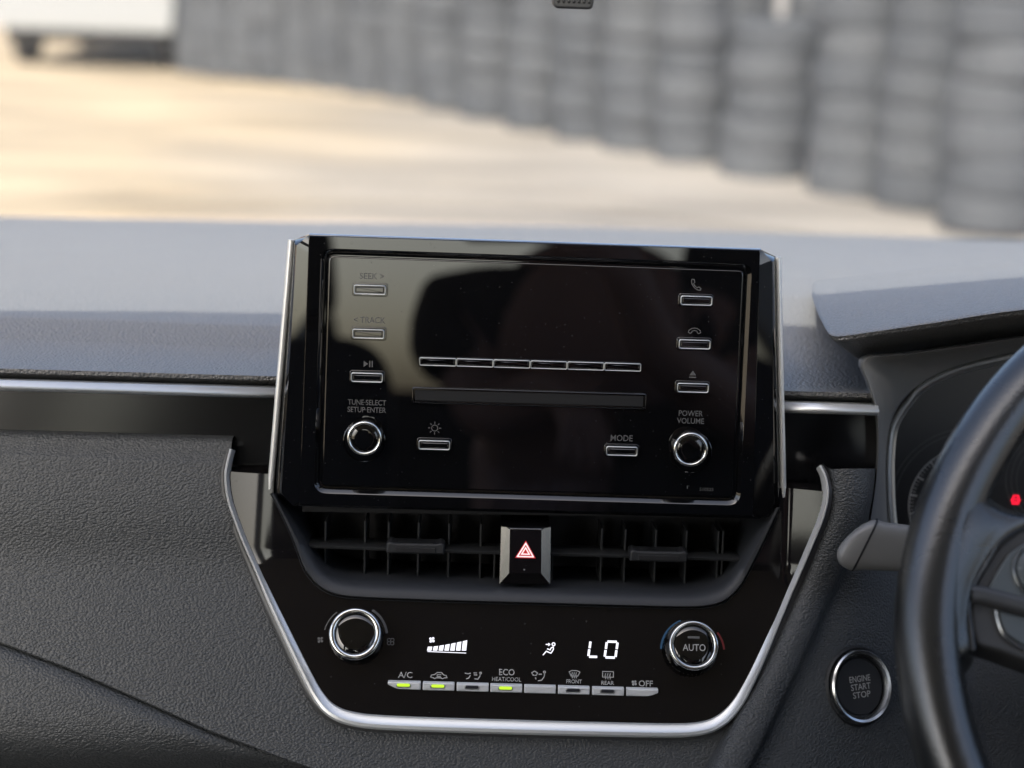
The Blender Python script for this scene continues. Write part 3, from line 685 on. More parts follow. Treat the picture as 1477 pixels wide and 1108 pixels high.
# preset bar
for i in range(6):
    px = 631.5+i*53.35; py = 522.2+i*1.5
    h = .0026; c = F(px, py, FZ+h); w_, h_ = 53.2*S, 11.5*S
    b = B(); b.plate(rrect(c.x, c.y, w_, h_, .0007 if 0 < i < 5 else .0012, 4), FZ-.001, FZ+h-.0004, .0006); bt = b.build('preset_button', 'gloss', rad, smooth=45)
    o = rrect(c.x, c.y, w_*.995, h_*1.02, .0008); i_ = inset(o, 1.4*S); zz = FZ+h
    b = B(); b.sweep([Vector((x,y,zz-.0003)) for x,y in inset(o, .6*S)], [(.95*S*math.cos(2*math.pi*k/8), .0005*math.sin(2*math.pi*k/8)) for k in range(8)], closed=True); b.build('chrome_rim', 'silver', bt, smooth=60)
    f_ = B(); f_.loft([[(x,y,zz-.0007) for x,y in inset(i_, .1*S)], [(x,y,zz-.0001) for x,y in inset(i_, 1.3*S)], [(x,y,zz+.0002) for x,y in inset(i_, 3*S)]], cap1=True); f_.build('button_cap', 'gloss', bt, smooth=60)
# disc slot
c = F(763.5, 574.5, FZ)
o = rrect(c.x, c.y, 340*S, 25*S, .0016); i1 = inset(o, 3*S); i2 = inset(o, 4.2*S)
b = B(); b.loft([[(x,y,FZ-.0005) for x,y in o], [(x,y,FZ+.0010) for x,y in inset(o, .6*S)], [(x,y,FZ+.0013) for x,y in inset(o, 1.8*S)], [(x,y,FZ+.0006) for x,y in i1], [(x,y,FZ-.0010) for x,y in i2]], cap0=True); ds = b.build('disc_slot_frame', 'gloss', rad, smooth=50)
b = B(); b.plate(rrect(c.x, c.y, 331.5*S, 16.5*S, .0006), FZ-.0012, FZ+.0004, .0005); b.build('disc_flap', 'rubber', ds, smooth=50)
knob(rad, 525.5, 633, 25.5, .0105, 5.2, name='tuning_knob', on=lambda px, py, dz=0.0: F(px, py, FZ+dz), skirt=1.06)
knob(rad, 996.5, 649, 25.5, .0105, 5.2, name='volume_knob', on=lambda px, py, dz=0.0: F(px, py, FZ+dz), skirt=1.06)
for px, py in ((525.5,636), (996.5,652)):
    q = F(px, py, FZ); b = B(); r0 = 31*S; b.lathe((q.x, q.y, FZ), [(r0,-.0004),(r0*.99,.0007),(r0*.95,.0010),(r0*.9,.0004)], 48); b.build('knob_well', 'gloss', rad, smooth=50)
def rtext(body, px, py, w, h, m='print_dim', weight=.006): return text(body, px, py, w, h, m, rad, FZ+.0002, 'lettering', weight)
rtext('SEEK >', 536.5, 398.5, 35, 9); rtext('< TRACK', 533, 461.8, 45, 9)
rtext('TUNE\u00b7SELECT', 529.3, 580.6, 55, 7.8); rtext('SETUP\u00b7ENTER', 529, 591.2, 55.5, 7.8)
rtext('POWER', 996.4, 596.4, 35, 8.2); rtext('VOLUME', 996, 607.2, 39.5, 8.2); rtext('MODE', 896.7, 632, 32, 9)
rtext('510525', 1019, 706, 20, 4.6, weight=0)
ric = lambda *a, **k: icon(rad, *a, at=ont, k=S*1.0, **k)
ric(627, 617.5, [{'p': circle(4.4, 20)[:-1], 'closed': True}]+[[(6.2*math.cos(R(a)), 6.2*math.sin(R(a))), (9.4*math.cos(R(a)), 9.4*math.sin(R(a)))] for a in range(0, 360, 45)], w=1.2, m='print_dim', name='brightness_symbol')
ric(530, 525, [], m='print_dim', fills=[[(-5.5,-4.5),(1,0),(-5.5,4.5)], [(2.4,-4.5),(4.2,-4.5),(4.2,4.5),(2.4,4.5)], [(6,-4.5),(7.8,-4.5),(7.8,4.5),(6,4.5)]], name='pause_symbol')
ric(1004.3, 410.8, [{'p': [(-6.5,-7.5),(-3.4,-7.5),(-2.2,-3.4),(-4,-1.4),(-1.6,2.4),(1.6,4.4),(3.8,3),(7,5.4),(6.6,7.6),(3,7.6),(-2.4,4.6),(-6,-.4),(-7.2,-5)], 'closed': True}], w=1.2, m='print_dim', name='answer_symbol')
ric(1001.8, 477.5, [{'p': [(-9,2.4),(-8,-1),(-4,-3.6),(0,-4.2),(4,-3.6),(8,-1),(9,2.4),(6,3.6),(4,2.6),(3.6,.2),(0,-.6),(-3.6,.2),(-4,2.6),(-6,3.6)], 'closed': True}], w=1.2, m='print_dim', name='hang_up_symbol')
ric(999.2, 540, [[(-5,4.4),(5,4.4)]], w=1.8, m='print_dim', fills=[[(0,-5.5),(5,1.6),(-5,1.6)]], name='eject_symbol')
ric(991.5, 703, [], m='print_dim', fills=[[(-.8,-2.4),(.8,-2.4),(.4,2.4),(-.4,2.4)]], name='tick_mark')

# ============================================================ RIGHT SIDE: driver's fascia, start button
strip_in = [(1197,676),(1200,712),(1195,745),(1178,788),(1150,853),(1120,922),(1090,988),(1066,1030),(1030,1100),(985,1180)]
fold = [(1250,676),(1248,712),(1240,750),(1221,795),(1193,860),(1166,925),(1136,990),(1112,1040),(1078,1110),(1035,1190)]
fold2 = [(1262,676),(1258,712),(1250,752),(1233,800),(1206,864),(1178,928),(1148,992),(1124,1042),(1090,1112),(1048,1192)]
far = [(1264,676),(1262,712),(1258,752),(1300,800),(1370,864),(1390,928),(1410,992),(1420,1042),(1430,1112),(1440,1192)]
rows = []
def zz_in(py): q = F(ip([(676,1190),(712,1197),(745,1190),(788,1172),(853,1145),(922,1115),(1100,1030)], py), py, 0); return Pz(q.y, min(q.x, XC+.17))
rows.append([Vector((F(x, y, zz_in(y)-.003).x, F(x, y, zz_in(y)-.003).y, zz_in(y)-.02)) for x, y in strip_in])
rows.append([F(x, y, zz_in(y)-.003) for x, y in strip_in])
rows.append([F(x*.5+u*.5, y*.5+v_*.5, zz_in(y)+.0015) for (x, y), (u, v_) in zip(strip_in, fold)])
rows.append([F(x, y, zz_in(y)-.001) for x, y in fold])
rows.append([F(x, y, zz_in(y)-.0085) for x, y in fold2])
rows.append([F(x*.75+u*.25, y*.75+v_*.25, zz_in(y)-.016) for (x, y), (u, v_) in zip(fold2, far)])
rows.append([F(x*.3+u*.7, y*.3+v_*.7, zz_in(y)-.045) for (x, y), (u, v_) in zip(fold2, far)])
rows.append([F(x, y, zz_in(y)-.062) for x, y in far])
rows2 = [[F(x, y, zz_in(y)-.062) for x, y in far[3:]], [F(x+500, y, zz_in(y)-.085) for x, y in far[3:]]]
b = B(); b.loft(dens(rows, 5, 4), closed=False); b.loft(rows2, closed=False); b.build('driver_leather_pad', 'leather', dash, smooth=50)

# start button: a turned ring on the leather pad, facing the driver
sa = R(24); nrm = Vector((math.sin(sa), .30, math.cos(sa))).normalized()
uu = Vector((0,1,0)).cross(nrm).normalized(); vv = nrm.cross(uu)
sc_ = F(1238, 990, zz_in(990)-.0205)
st = thing('start_button', 'round engine start stop button with silver ring beside the steering wheel', 'button', sc_)
AX = (uu, vv, nrm); r0 = 52*S*(.80+.024)/.80
b = B(); b.lathe(sc_, [(r0*1.15,-.03),(r0*1.14,-.006),(r0*1.10,.0005),(r0*1.05,.0012),(r0*1.0,-.001)], 64, AX); b.build('socket', 'matte', st, smooth=50)
b = B(); b.lathe(sc_, [(r0*1.0,-.004),(r0*1.0,.0034),(r0*.965,.0042),(r0*.90,.0036),(r0*.845,.0012),(r0*.835,-.002),(r0*.9,-.005),(r0*1.0,-.004)], 72, AX); b.build('silver_ring', 'chrome', st, smooth=35)
b = B(); b.lathe(sc_, [(r0*.80,-.004),(r0*.795,.0002),(r0*.76,.0011),(r0*.4,.0008),(0,.0007)], 56, AX); fcp = b.build('button_face', 'matte', st, smooth=50)
def text_on(body, dx, dy, w, h, m, parent, c, ax, lift, weight=.01):
    cu = bpy.data.curves.new('lettering', 'FONT'); cu.body = body; cu.offset = weight; cu.resolution_u = 3
    to = bpy.data.objects.new('lettering', cu); col.objects.link(to); me = bpy.data.meshes.new_from_object(to.evaluated_get(bpy.context.evaluated_depsgraph_get()))
    bpy.data.objects.remove(to); bpy.data.curves.remove(cu)
    xs = [v.co.x for v in me.vertices]; ys = [v.co.y for v in me.vertices]; mx, my = (max(xs)+min(xs))/2, (max(ys)+min(ys))/2
    sx, sy = w/(max(xs)-min(xs)), h/(max(ys)-min(ys)); b = B()
    b.add([Vector(c)+ax[0]*(dx+(v.co.x-mx)*sx)+ax[1]*(dy+(v.co.y-my)*sy)+ax[2]*lift for v in me.vertices], [tuple(p.vertices) for p in me.polygons]); bpy.data.meshes.remove(me)
    return b.build('lettering', m, parent, smooth=0)
text_on('AUTO', .0002, -.0012, 33*S, 10*S, 'print', kr, text_plane[0], AXP, 0.0)
bb = B(); tq = text_plane[0]+VP*.0042; bb.add([tq+EXV*x*S+VP*y*S for x, y in ((-8.5,-1.6),(8.5,-1.6),(8.5,1.6),(-8.5,1.6))], [(0,1,2,3)]); bb.build('indicator', 'print_dim', kr, smooth=0)
for k, (t_, w_) in enumerate((('ENGINE', 38), ('START', 36), ('STOP', 32))): text_on(t_, .0006, (11-11.6*k)*S, w_*S, 9.2*S, 'print', st, sc_, AX, .0014)

# ============================================================ INSTRUMENT CLUSTER
clu = thing('instrument_cluster', 'hooded instrument cluster with silver rimmed dial behind the steering wheel', 'instrument cluster', FW(1380, 760, -.06), MW)
hx = [0, .10, .22, .42, .65, 1.0]
def hr(pts, Y): return [W(x, y, Y_) for (x, y), Y_ in zip(pts, Y if isinstance(Y, (list, tuple)) else [Y]*len(pts))]
h_rows = [
 hr([(1176,418),(1190,410),(1240,404),(1350,392),(1477,381),(1700,364),(2000,345)], [.99,1.04,1.06,1.08,1.09,1.1,1.1]),
 hr([(1172.5,410),(1184,404),(1240,397.5),(1350,386),(1477,374),(1700,354),(2000,330)], [.96,1.0,1.0,1.0,1.0,1.0,1.0]),
 hr([(1171,416),(1184,414),(1240,408),(1350,397),(1477,386),(1700,366),(2000,342)], [.93,.945,.95,.95,.95,.95,.95]),
 hr([(1172,430),(1186,433),(1240,428),(1350,416),(1477,402),(1700,382),(2000,358)], [.885,.885,.88,.88,.88,.88,.88]),
 hr([(1181,455),(1196,461),(1250,456),(1350,444),(1477,427),(1700,408),(2000,388)], [.83,.83,.825,.82,.82,.82,.82]),
 hr([(1192,476),(1206,481),(1260,474),(1350,461),(1477,443),(1700,425),(2000,405)], [.795,.79,.785,.78,.78,.78,.78]),
 hr([(1197,485),(1212,488),(1265,481),(1350,469),(1477,450),(1700,432),(2000,412)], [.79,.785,.78,.777,.777,.777,.777]),
 hr([(1203,492),(1220,495),(1270,488),(1350,477),(1477,459),(1700,440),(2000,420)], [.795,.79,.788,.786,.786,.786,.786]),
 hr([(1236,517),(1250,518),(1290,512),(1360,503),(1477,488),(1700,470),(2000,450)], [.835,.835,.84,.85,.85,.85,.85]),
]
b = B(MW); b.loft(dens(h_rows, 5, 4), closed=False); b.build('hood', 'pad', clu, smooth=60)
wq = [h_rows[k][0] for k in range(9)]
A = [(1250,775),(1256,740),(1262,700),(1266,660),(1266,620),(1262,585),(1250,548),(1242,527),(1252,514),(1300,510),(1380,500),(1477,486),(1600,474),(1800,460)]
Bq = [(1284,775),(1280,740),(1278,700),(1278,660),(1282,622),(1292,592),(1306,572),(1322,557),(1342,544),(1368,532),(1405,521),(1477,506),(1600,492),(1800,482)]
Am = [((a[0]*.5+c[0]*.5), (a[1]*.5+c[1]*.5)) for a, c in zip(A, Bq)]
rws = [[F(x, y, -.02) for x, y in A], [F(x, y, -.024) for x, y in [((a[0]*.75+c[0]*.25), (a[1]*.75+c[1]*.25)) for a, c in zip(A, Bq)]], [F(x, y, -.034) for x, y in Am], [F(x, y, -.052) for x, y in Bq], [F(x+2, y+2, -.062) for x, y in Bq]]
rws.insert(0, [F(x-4, y-2, -.05) for x, y in A])
b = B(); b.loft(dens(rws, 6, 4), closed=False); b.build('surround', 'stalk_plastic', clu, smooth=60)
bz = cr([F(x+7*(1 if y > 560 else .5), y+7*(0 if y > 620 else 1), -.054) for x, y in Bq], 6)
w_ = 7.6*S
b = B(); b.sweep(bz, [(-w_,-.01),(-w_,.0015),(-w_*.7,.0026),(-w_*.1,.0022),(w_*.2,.0008),(w_*.8,0),(w_,-.0015),(w_,-.012)]); b.build('silver_bezel', 'silver', clu, smooth=35)
dz_ = -.10
dp = [P2(1262,800,dz_),P2(1262,600,dz_),P2(1330,530,dz_),P2(1477,490,dz_),P2(2000,440,dz_),P2(2000,830,dz_)]
b = B(); b.plate(roundpoly(dp, .01), dz_-.01, dz_, .001); b.build('dial_face', mat('dial_black', (.012,.0125,.0135), .35), clu, smooth=30)
b = B(); iw = [F(x+10, y+8, -.058) for x, y in Bq]; b.loft([iw, [Vector((p.x+.004, p.y-.003, dz_+.001)) for p in iw]], closed=False); b.build('dial_shroud', 'matte', clu, smooth=60)
gc = F(1392, 727, dz_+.0006); gk = S*(.80-dz_)/.80
b = B(); b.strokes(gc, [circle(83, 40, 250, 80)], 1.8, gk)
for k in range(34):
    a = 212-k*4.0; rr0 = 83; rr1 = 72 if k % 5 == 0 else (76 if k % 5 else 77)
    b.strokes(gc, [[(rr0*math.cos(R(a)), -rr0*math.sin(R(a))), (rr1*math.cos(R(a)), -rr1*math.sin(R(a)))]], 2.6 if k % 5 == 0 else .9, gk)
b.build('dial_scale', 'print', clu, smooth=0)
for r_ in (105, 112):
    b = B(); q = F(1392, 727, dz_+.0004); b.strokes(q, [circle(r_, 40, 230, 90)], .8, gk); b.build('dial_ring', 'print_dim', clu, smooth=0)
for r_ in (60, 68, 76):
    b = B(); q = F(1525, 690, dz_+.0004); b.strokes(q, [circle(r_, 40, 250, 110)], .8, gk); b.build('dial_ring', 'print_dim', clu, smooth=0)
q = F(1465, 721, dz_+.001)
b = B(); b.strokes(q, [{'p': [(-3.5,-6),(3.5,-6),(4.5,-1),(4.2,6),(-4.2,6),(-4.5,-1)], 'closed': True}, [(-7,1.5),(-4,-1)], [(7,1.5),(4,-1)], [(-3.5,-1.2),(3.5,-1.2)], [(-3,3),(3,3)]], 1.4, gk); b.build('door_warning_light', 'led_red', clu, smooth=0)

# ============================================================ CONTROL STALK
stk = thing('control_stalk', 'grey control stalk with rounded end reaching behind the steering wheel', 'stalk', F(1300, 830, .05))
rings = []
zs = .045; N = 28
for px, py, hh, dd, sh in ((1209.5,791,4,4,0),(1211,790.5,16,14,0),(1215,789.5,32,22,0),(1222,788,50,28,0),(1231,786.5,64,31,0),(1240,786,73,33,0),(1247,786.5,77,34,0),(1252,787,74,33,0),(1262,788,71,31,0),(1300,791,68,29,0),(1360,795,64,28,0),(1520,803,56,26,0)):
    c = F(px, py, zs - max(0, px-1300)*.00004); rg = []
    for k in range(N):
        a = 2*math.pi*k/N; ca, sa_ = math.cos(a), math.sin(a)
        ex_ = .62
        y_ = math.copysign(abs(sa_)**ex_, sa_)*hh/2*S*.94; z_ = math.copysign(abs(ca)**ex_, ca)*dd/2*S
        x_ = (sa_*.5+.5)*0
        rg.append((c.x + y_*.42 + (-z_*.25), c.y+y_, c.z+z_))
    rings.append(rg)
b = B(); b.loft(rings, cap0=True, cap1=True); b.build('lever', 'stalk_plastic', stk, smooth=50)
c = F(1247, 786, zs); ri = []
for f_, ox in ((1.004,-.0006),(1.02,-.0003),(1.02,.0003),(1.004,.0006)):
    rg = []
    for k in range(N):
        a = 2*math.pi*k/N; ca, sa_ = math.cos(a), math.sin(a)
        y_ = math.copysign(abs(sa_)**.62, sa_)*77/2*S*.94*f_; z_ = math.copysign(abs(ca)**.62, ca)*34/2*S*f_
        rg.append((c.x+y_*.42-z_*.25+ox, c.y+y_, c.z+z_))
    ri.append(rg)
b = B(); b.loft(ri+[ri[0]]); b.build('end_ring', 'matte', stk, smooth=60)

# ============================================================ STEERING WHEEL
wc = Vector((.3908, .6142, 1.0557)); wt = .6122; wR, wr = .180, .0147
wu, wv = Vector((1,0,0)), Vector((0, math.sin(wt), math.cos(wt))); wn_ = wu.cross(wv)      # wn_ points at the driver
def WP(px, py, lift=0.0):          # pixel on the wheel's plane -> wheel coordinates (u, v, lift)
    d = ray(px, py); t = ((wc-CAM).dot(wn_)+lift)/d.dot(wn_); p = CAM+d*t-wc; return Vector((p.dot(wu), p.dot(wv), lift))
MWH = Matrix(((wu.x,wv.x,wn_.x,wc.x),(wu.y,wv.y,wn_.y,wc.y),(wu.z,wv.z,wn_.z,wc.z),(0,0,0,1)))
sw = thing('steering_wheel', 'black leather steering wheel with grey switches on its spoke', 'steering wheel', (0,0,0), MWH)
edge_px = [(1477,497),(1430,545),(1370,630),(1325,720),(1297,830),(1290,900),(1300,1000),(1325,1108)]
rad_tab = sorted([(math.atan2(WP(*p).y, WP(*p).x) % (2*math.pi), WP(*p).xy.length-wr) for p in edge_px])
a_lo, a_hi = rad_tab[0][0], rad_tab[-1][0]
def wrad(a):
    a %= 2*math.pi
    if a < a_lo-.9 or a > a_hi+.9: return wR
    if a < a_lo: return wR+(rad_tab[0][1]-wR)*(1-(a_lo-a)/.9)
    if a > a_hi: return wR+(rad_tab[-1][1]-wR)*(1-(a-a_hi)/.9)
    return ip(rad_tab, a)
NA = 144; rv = [wrad(2*math.pi*k/NA) for k in range(NA)]
for _ in range(6): rv = [(rv[k-1]+rv[k]*2+rv[(k+1) % NA])/4 for k in range(NA)]
rings = []
for k in range(NA+1):
    a = 2*math.pi*(k % NA)/NA; r_ = rv[k % NA]; d = Vector((math.cos(a), math.sin(a), 0)); rg = []
    for j in range(24):
        q = 2*math.pi*j/24; fx = 1.0; rg.append(d*(r_+wr*math.cos(q)) + Vector((0,0,wr*1.12*math.sin(q))))
    rings.append(rg)
b = B(MWH); b.loft(rings); b.build('rim', 'wheel_leather', sw, smooth=80)
def wpoly(pts, lift): return [tuple(WP(x, y, lift).xy) for x, y in pts]
# leather covered spoke root: a soft body grown off the rim
sp_rows = [
 [(1392,668),(1408,682),(1420,706),(1432,722),(1452,734),(1480,741),(1540,748)],
 [(1384,685),(1404,700),(1417,718),(1430,730),(1452,740),(1482,746),(1540,752)],
 [(1372,716),(1394,730),(1412,744),(1430,752),(1448,754),(1468,755),(1500,754)],
 [(1356,770),(1376,782),(1394,790),(1408,794),(1420,795),(1430,795),(1438,792)],
 [(1346,830),(1362,838),(1376,842),(1388,844),(1397,844),(1404,842),(1409,838)],
 [(1343,890),(1356,894),(1368,897),(1380,898),(1389,897),(1395,894),(1398,888)],
 [(1348,950),(1360,952),(1372,952),(1384,950),(1394,945),(1400,938),(1402,930)],
 [(1356,985),(1368,984),(1380,981),(1390,974),(1398,964),(1403,954),(1405,944)],
]
prof = [.0140,.0150,.0140,.0120,.0100,.0085,.0050]
rr_ = []
for k, r_ in enumerate(sp_rows):
    row = []
    for i, (x, y) in enumerate(r_):
        lf = prof[i]
        if k == 0: lf = -.012
        if k == 1: lf *= .62
        if k == 7: lf = -.010
        if k == 6: lf *= .75
        row.append(WP(x, y, lf))
    rr_.append(row)
rr_.insert(0, [Vector((p.x, p.y+.002, -.03)) for p in rr_[0]])
b = B(MWH); b.loft(dens(rr_, 5, 5), closed=False); b.build('spoke', 'wheel_leather', sw, smooth=80)
pip = cr([WP(x, y, .0068) for x, y in [(1540,746),(1477,753),(1457,764),(1438,785),(1420,815),(1406,838),(1398,860),(1397,885),(1401,915),(1404,938)]], 6)
b = B(MWH); b.sweep(pip, [(.0011*math.cos(2*math.pi*k/8), .0011*math.sin(2*math.pi*k/8)) for k in range(8)]); b.build('seam_piping', 'wheel_leather', sw, smooth=80)
fp = wpoly([(1400,862),(1408,840),(1424,812),(1442,786),(1462,766),(1485,757),(1560,752),(1700,752),(1700,1000),(1520,968),(1440,938),(1408,930),(1401,900)], .004)
b = B(MWH); b.plate(roundpoly(fp, .003, 4), -.02, .004, .0015); b.build('switch_frame', 'smooth_plastic', sw, smooth=40)
up_ = wpoly([(1424,853),(1440,822),(1456,798),(1474,785),(1520,775),(1600,770),(1600,895),(1540,884),(1480,872)], .006)
b = B(MWH); b.plate(roundpoly(up_, .0018, 4), .002, .0062, .0008); b.build('switch_plate', 'switch_grey', sw, smooth=40)
cR = WP(1502, 825, .0066)
b = B(MWH); b.lathe(cR, [(.0135,-.002),(.0135,.0008),(.0131,.0012),(.0126,.0008),(.0124,-.002)], 56); b.build('switch_ring', 'chrome', sw, smooth=50)
b = B(MWH); b.lathe(cR, [(.0115,-.002),(.0115,.0010),(.0110,.0016),(.006,.0018),(0,.0018)], 48); pdd = b.build('direction_pad', 'switch_grey', sw, smooth=50)
b = B(MWH); q = WP(1471, 820, .0088); b.strokes((q.x,q.y,q.z), [[(-3.4,-2.8),(.2,1.2),(3.8,-1.8)]], 1.3, .00028); b.build('arrow_mark', 'print', pdd, smooth=0)
bar = cr([WP(x, y, .0065) for x, y in [(1400,857),(1416,858),(1450,867),(1500,880),(1600,905)]], 6)
b = B(MWH); b.sweep(bar, [(.0042*math.cos(2*math.pi*k/12), .0028*math.sin(2*math.pi*k/12)) for k in range(12)]); b.build('divider_bar', 'smooth_plastic', sw, smooth=60)
lw = [(1441,881),(1470,889),(1520,902),(1600,920),(1600,965),(1520,945),(1475,930),(1452,915),(1444,898)]
b = B(MWH); b.plate(roundpoly(wpoly(lw, .005), .001, 3), .002, .0054, .0007); b.build('switch_plate', 'switch_grey', sw, smooth=40)
b = B(MWH); b.sweep(cr([WP(x, y, .0052) for x, y in [(1436,881),(1439,898),(1448,917),(1472,934),(1520,950),(1600,970)]], 6), [(.0006*math.cos(2*math.pi*k/8), .0009*math.sin(2*math.pi*k/8)) for k in range(8)]); b.build('switch_edge', 'chrome', sw, smooth=60)
# hub and the far spokes, outside the picture
b = B(MWH); b.plate(roundpoly([(-.075,.05),(.075,.05),(.07,-.03),(.035,-.075),(-.035,-.075),(-.07,-.03)], .02, 6), -.03, .022, .012, 5); b.build('hub_cover', 'smooth_plastic', sw, smooth=50)
b = B(MWH); b.plate(roundpoly([(.06,.035),(.17,.02),(.172,-.035),(.06,-.035)], .006, 4), -.02, .004, .004); b.build('spoke', 'smooth_plastic', sw, smooth=50)
b = B(MWH); b.plate(roundpoly([(-.03,-.06),(.03,-.06),(.04,-.172),(-.04,-.172)], .006, 4), -.022, .002, .004); b.build('spoke', 'smooth_plastic', sw, smooth=50)
b = B(MWH); b.lathe((0,0,-.03), [(.05,0),(.055,-.03),(.06,-.14)], 32); b.build('column_shroud', 'smooth_plastic', sw, smooth=50)

# ============================================================ WINDSCREEN and SENSOR COVER
ws0, ws1 = (1.53, 1.085), (.42, 1.61)
gl = bpy.data.materials.new('windscreen_glass'); gl.use_nodes = True
n, l = gl.node_tree.nodes, gl.node_tree.links; n.remove(n['Principled BSDF'])
tr = n.new('ShaderNodeBsdfTransparent'); tr.inputs['Color'].default_value = (.93,.96,.95,1); go = n.new('ShaderNodeBsdfGlossy'); go.inputs['Roughness'].default_value = .02
lw_ = n.new('ShaderNodeLayerWeight'); lw_.inputs['Blend'].default_value = .5; pw = n.new('ShaderNodeMath'); pw.operation = 'POWER'; pw.inputs[1].default_value = 4.5; l.new(lw_.outputs['Facing'], pw.inputs[0])
fr_ = n.new('ShaderNodeMath'); fr_.operation = 'MULTIPLY_ADD'; fr_.inputs[1].default_value = .9; fr_.inputs[2].default_value = .05; l.new(pw.outputs[0], fr_.inputs[0]); mxs = n.new('ShaderNodeMixShader')
l.new(fr_.outputs[0], mxs.inputs['Fac']); l.new(tr.outputs['BSDF'], mxs.inputs[1]); l.new(go.outputs['BSDF'], mxs.inputs[2]); l.new(mxs.outputs[0], n['Material Output'].inputs['Surface'])
rows = []
for k in range(9):
    t = k/8; rows.append([(x, ws0[0]+(ws1[0]-ws0[0])*t-.10*(x/.72)**2*(1-.4*t), ws0[1]+(ws1[1]-ws0[1])*t+.025*math.sin(math.pi*t)) for x in [(-.72+1.44*i/16)*(1-.14*t) for i in range(17)]])
b = B(MW); b.loft(rows, closed=False); wso = b.build('windscreen', gl, None, smooth=60); tag(wso, 'clear sloping windscreen glass above the dashboard', 'windscreen')
sen = thing('sensor_cover', 'small black ribbed sensor housing hanging at the top of the windscreen', 'sensor', W(826, -60, .86), MW)
fa = [W(798,-70,.86), W(856,-68,.86), W(856,14,.86), W(798,12.5,.86)]
pc = (fa[2]+fa[3])/2; ww, hh = (fa[2]-fa[3]).length, (fa[0]-fa[3]).length
MS = Matrix.Translation(pc) @ Matrix.Rotation(math.pi/2, 4, 'X')
b = B(MS); b.plate(roundpoly([(-ww*.47,hh*.9),(-ww/2,.004),(-ww*.47,0),(ww*.47,0),(ww/2,.004),(ww*.47,hh*.9)], [.001,.001,.0025,.0025,.001,.001], 4), -.03, 0, .0015); b.build('housing', 'matte', sen, smooth=40)
for k in range(7):
    x = (-ww*.38)+ww*.76*k/6; b = B(MS); b.plate(rrect(x, .0035+hh*.42, .0016, hh*.84, .0007, 3), -.001, .0009, .0006); b.build('rib', 'matte', sen, smooth=50)
b = B(MS); b.box((0, hh*.9+.02, -.02), ww*.5, .05, .02); b.build('bracket', 'matte', sen, smooth=0)

# ============================================================ CABIN behind the camera (shade and reflections)
cab = thing('parked_car', 'car body with pale headliner, pillars and doors around the dashboard', 'car', (0,-.6,.25), MW)
def bar(a, c, w_, h_, name, m):
    a, c = Vector(a), Vector(c); b = B(MW); t = (c-a).normalized(); up = Vector((0,0,1)) if abs(t.z) < .9 else Vector((0,1,0))
    b.sweep([a, c], roundpoly([(-w_/2,-h_/2),(w_/2,-h_/2),(w_/2,h_/2),(-w_/2,h_/2)], min(w_, h_)*.3, 3), up=up); return b.build(name, m, cab, smooth=40)
rows = []
for k in range(13):
    t = k/12; y = .42-2.55*t; z = 1.61+.05*math.sin(math.pi*min(1, t*1.2)) - .02*max(0, t-.8)/.2
    rows.append([(x, y, z - .05*(x/.6)**4) for x in [-.60+1.2*i/12 for i in range(13)]])
b = B(MW); b.loft(rows, closed=False); b.loft([[ (p[0], p[1], p[2]+.035) for p in r_] for r_ in rows], closed=False); b.build('roof', 'headliner', cab, smooth=60)
for s_ in (-1, 1):
    bar((s_*.74,1.45,1.08), (s_*.61,.40,1.575), .07, .06, 'front_pillar', 'headliner')
    bar((s_*.74,-.62,1.03), (s_*.63,-.70,1.58), .10, .05, 'middle_pillar', 'headliner')
    bar((s_*.72,-1.50,1.08), (s_*.61,-1.62,1.56), .16, .05, 'rear_pillar', 'headliner')
    bar((s_*.61,.40,1.585), (s_*.61,-2.1,1.585), .07, .06, 'roof_rail', 'headliner')
    b = B(MW); b.loft([[(s_*.76,1.5,.22),(s_*.76,-2.1,.22)], [(s_*.78,1.5,.7),(s_*.78,-2.1,.7)], [(s_*.75,1.5,1.01),(s_*.75,-2.1,1.01)], [(s_*.80,1.5,1.0),(s_*.80,-2.1,1.0)]], closed=False); b.build('door_panel', 'trim_dark', cab, smooth=40)
b = B(MW); b.loft([[(-.76,-2.1,.22),(.76,-2.1,.22)], [(-.74,-2.12,1.16),(.74,-2.12,1.16)], [(-.74,-2.17,1.16),(.74,-2.17,1.16)]], closed=False); b.build('tailgate', 'trim_dark', cab, smooth=40)
b = B(MW); b.add([(-.78,1.5,.22),(.78,1.5,.22),(.78,-2.12,.22),(-.78,-2.12,.22)], [(0,1,2,3)]); b.build('floor', 'trim_dark', cab, smooth=0)
b = B(MW); b.loft([[(-.76,1.5,.22),(.76,1.5,.22)], [(-.74,1.53,1.06),(.74,1.53,1.06)]], closed=False); b.build('bulkhead', 'trim_dark', cab, smooth=0)
def pane_mat(name, tint):
    g_ = bpy.data.materials.new(name); g_.use_nodes = True; n_, l_ = g_.node_tree.nodes, g_.node_tree.links; n_.remove(n_['Principled BSDF'])
    t_ = n_.new('ShaderNodeBsdfTransparent'); t_.inputs['Color'].default_value = (*tint, 1); s_ = n_.new('ShaderNodeBsdfGlossy'); s_.inputs['Roughness'].default_value = .02
    x_ = n_.new('ShaderNodeMixShader'); x_.inputs['Fac'].default_value = .06; l_.new(t_.outputs[0], x_.inputs[1]); l_.new(s_.outputs[0], x_.inputs[2]); l_.new(x_.outputs[0], n_['Material Output'].inputs['Surface']); return g_
gt, gs = pane_mat('tinted_glass', (.62,.68,.66)), pane_mat('side_glass', (.80,.84,.83))
b = B(MW); b.loft([[(-.66,-2.14,1.165),(.66,-2.14,1.165)], [(-.60,-2.12,1.60),(.60,-2.12,1.60)]], closed=False); b.build('rear_window', gt, cab, smooth=0)
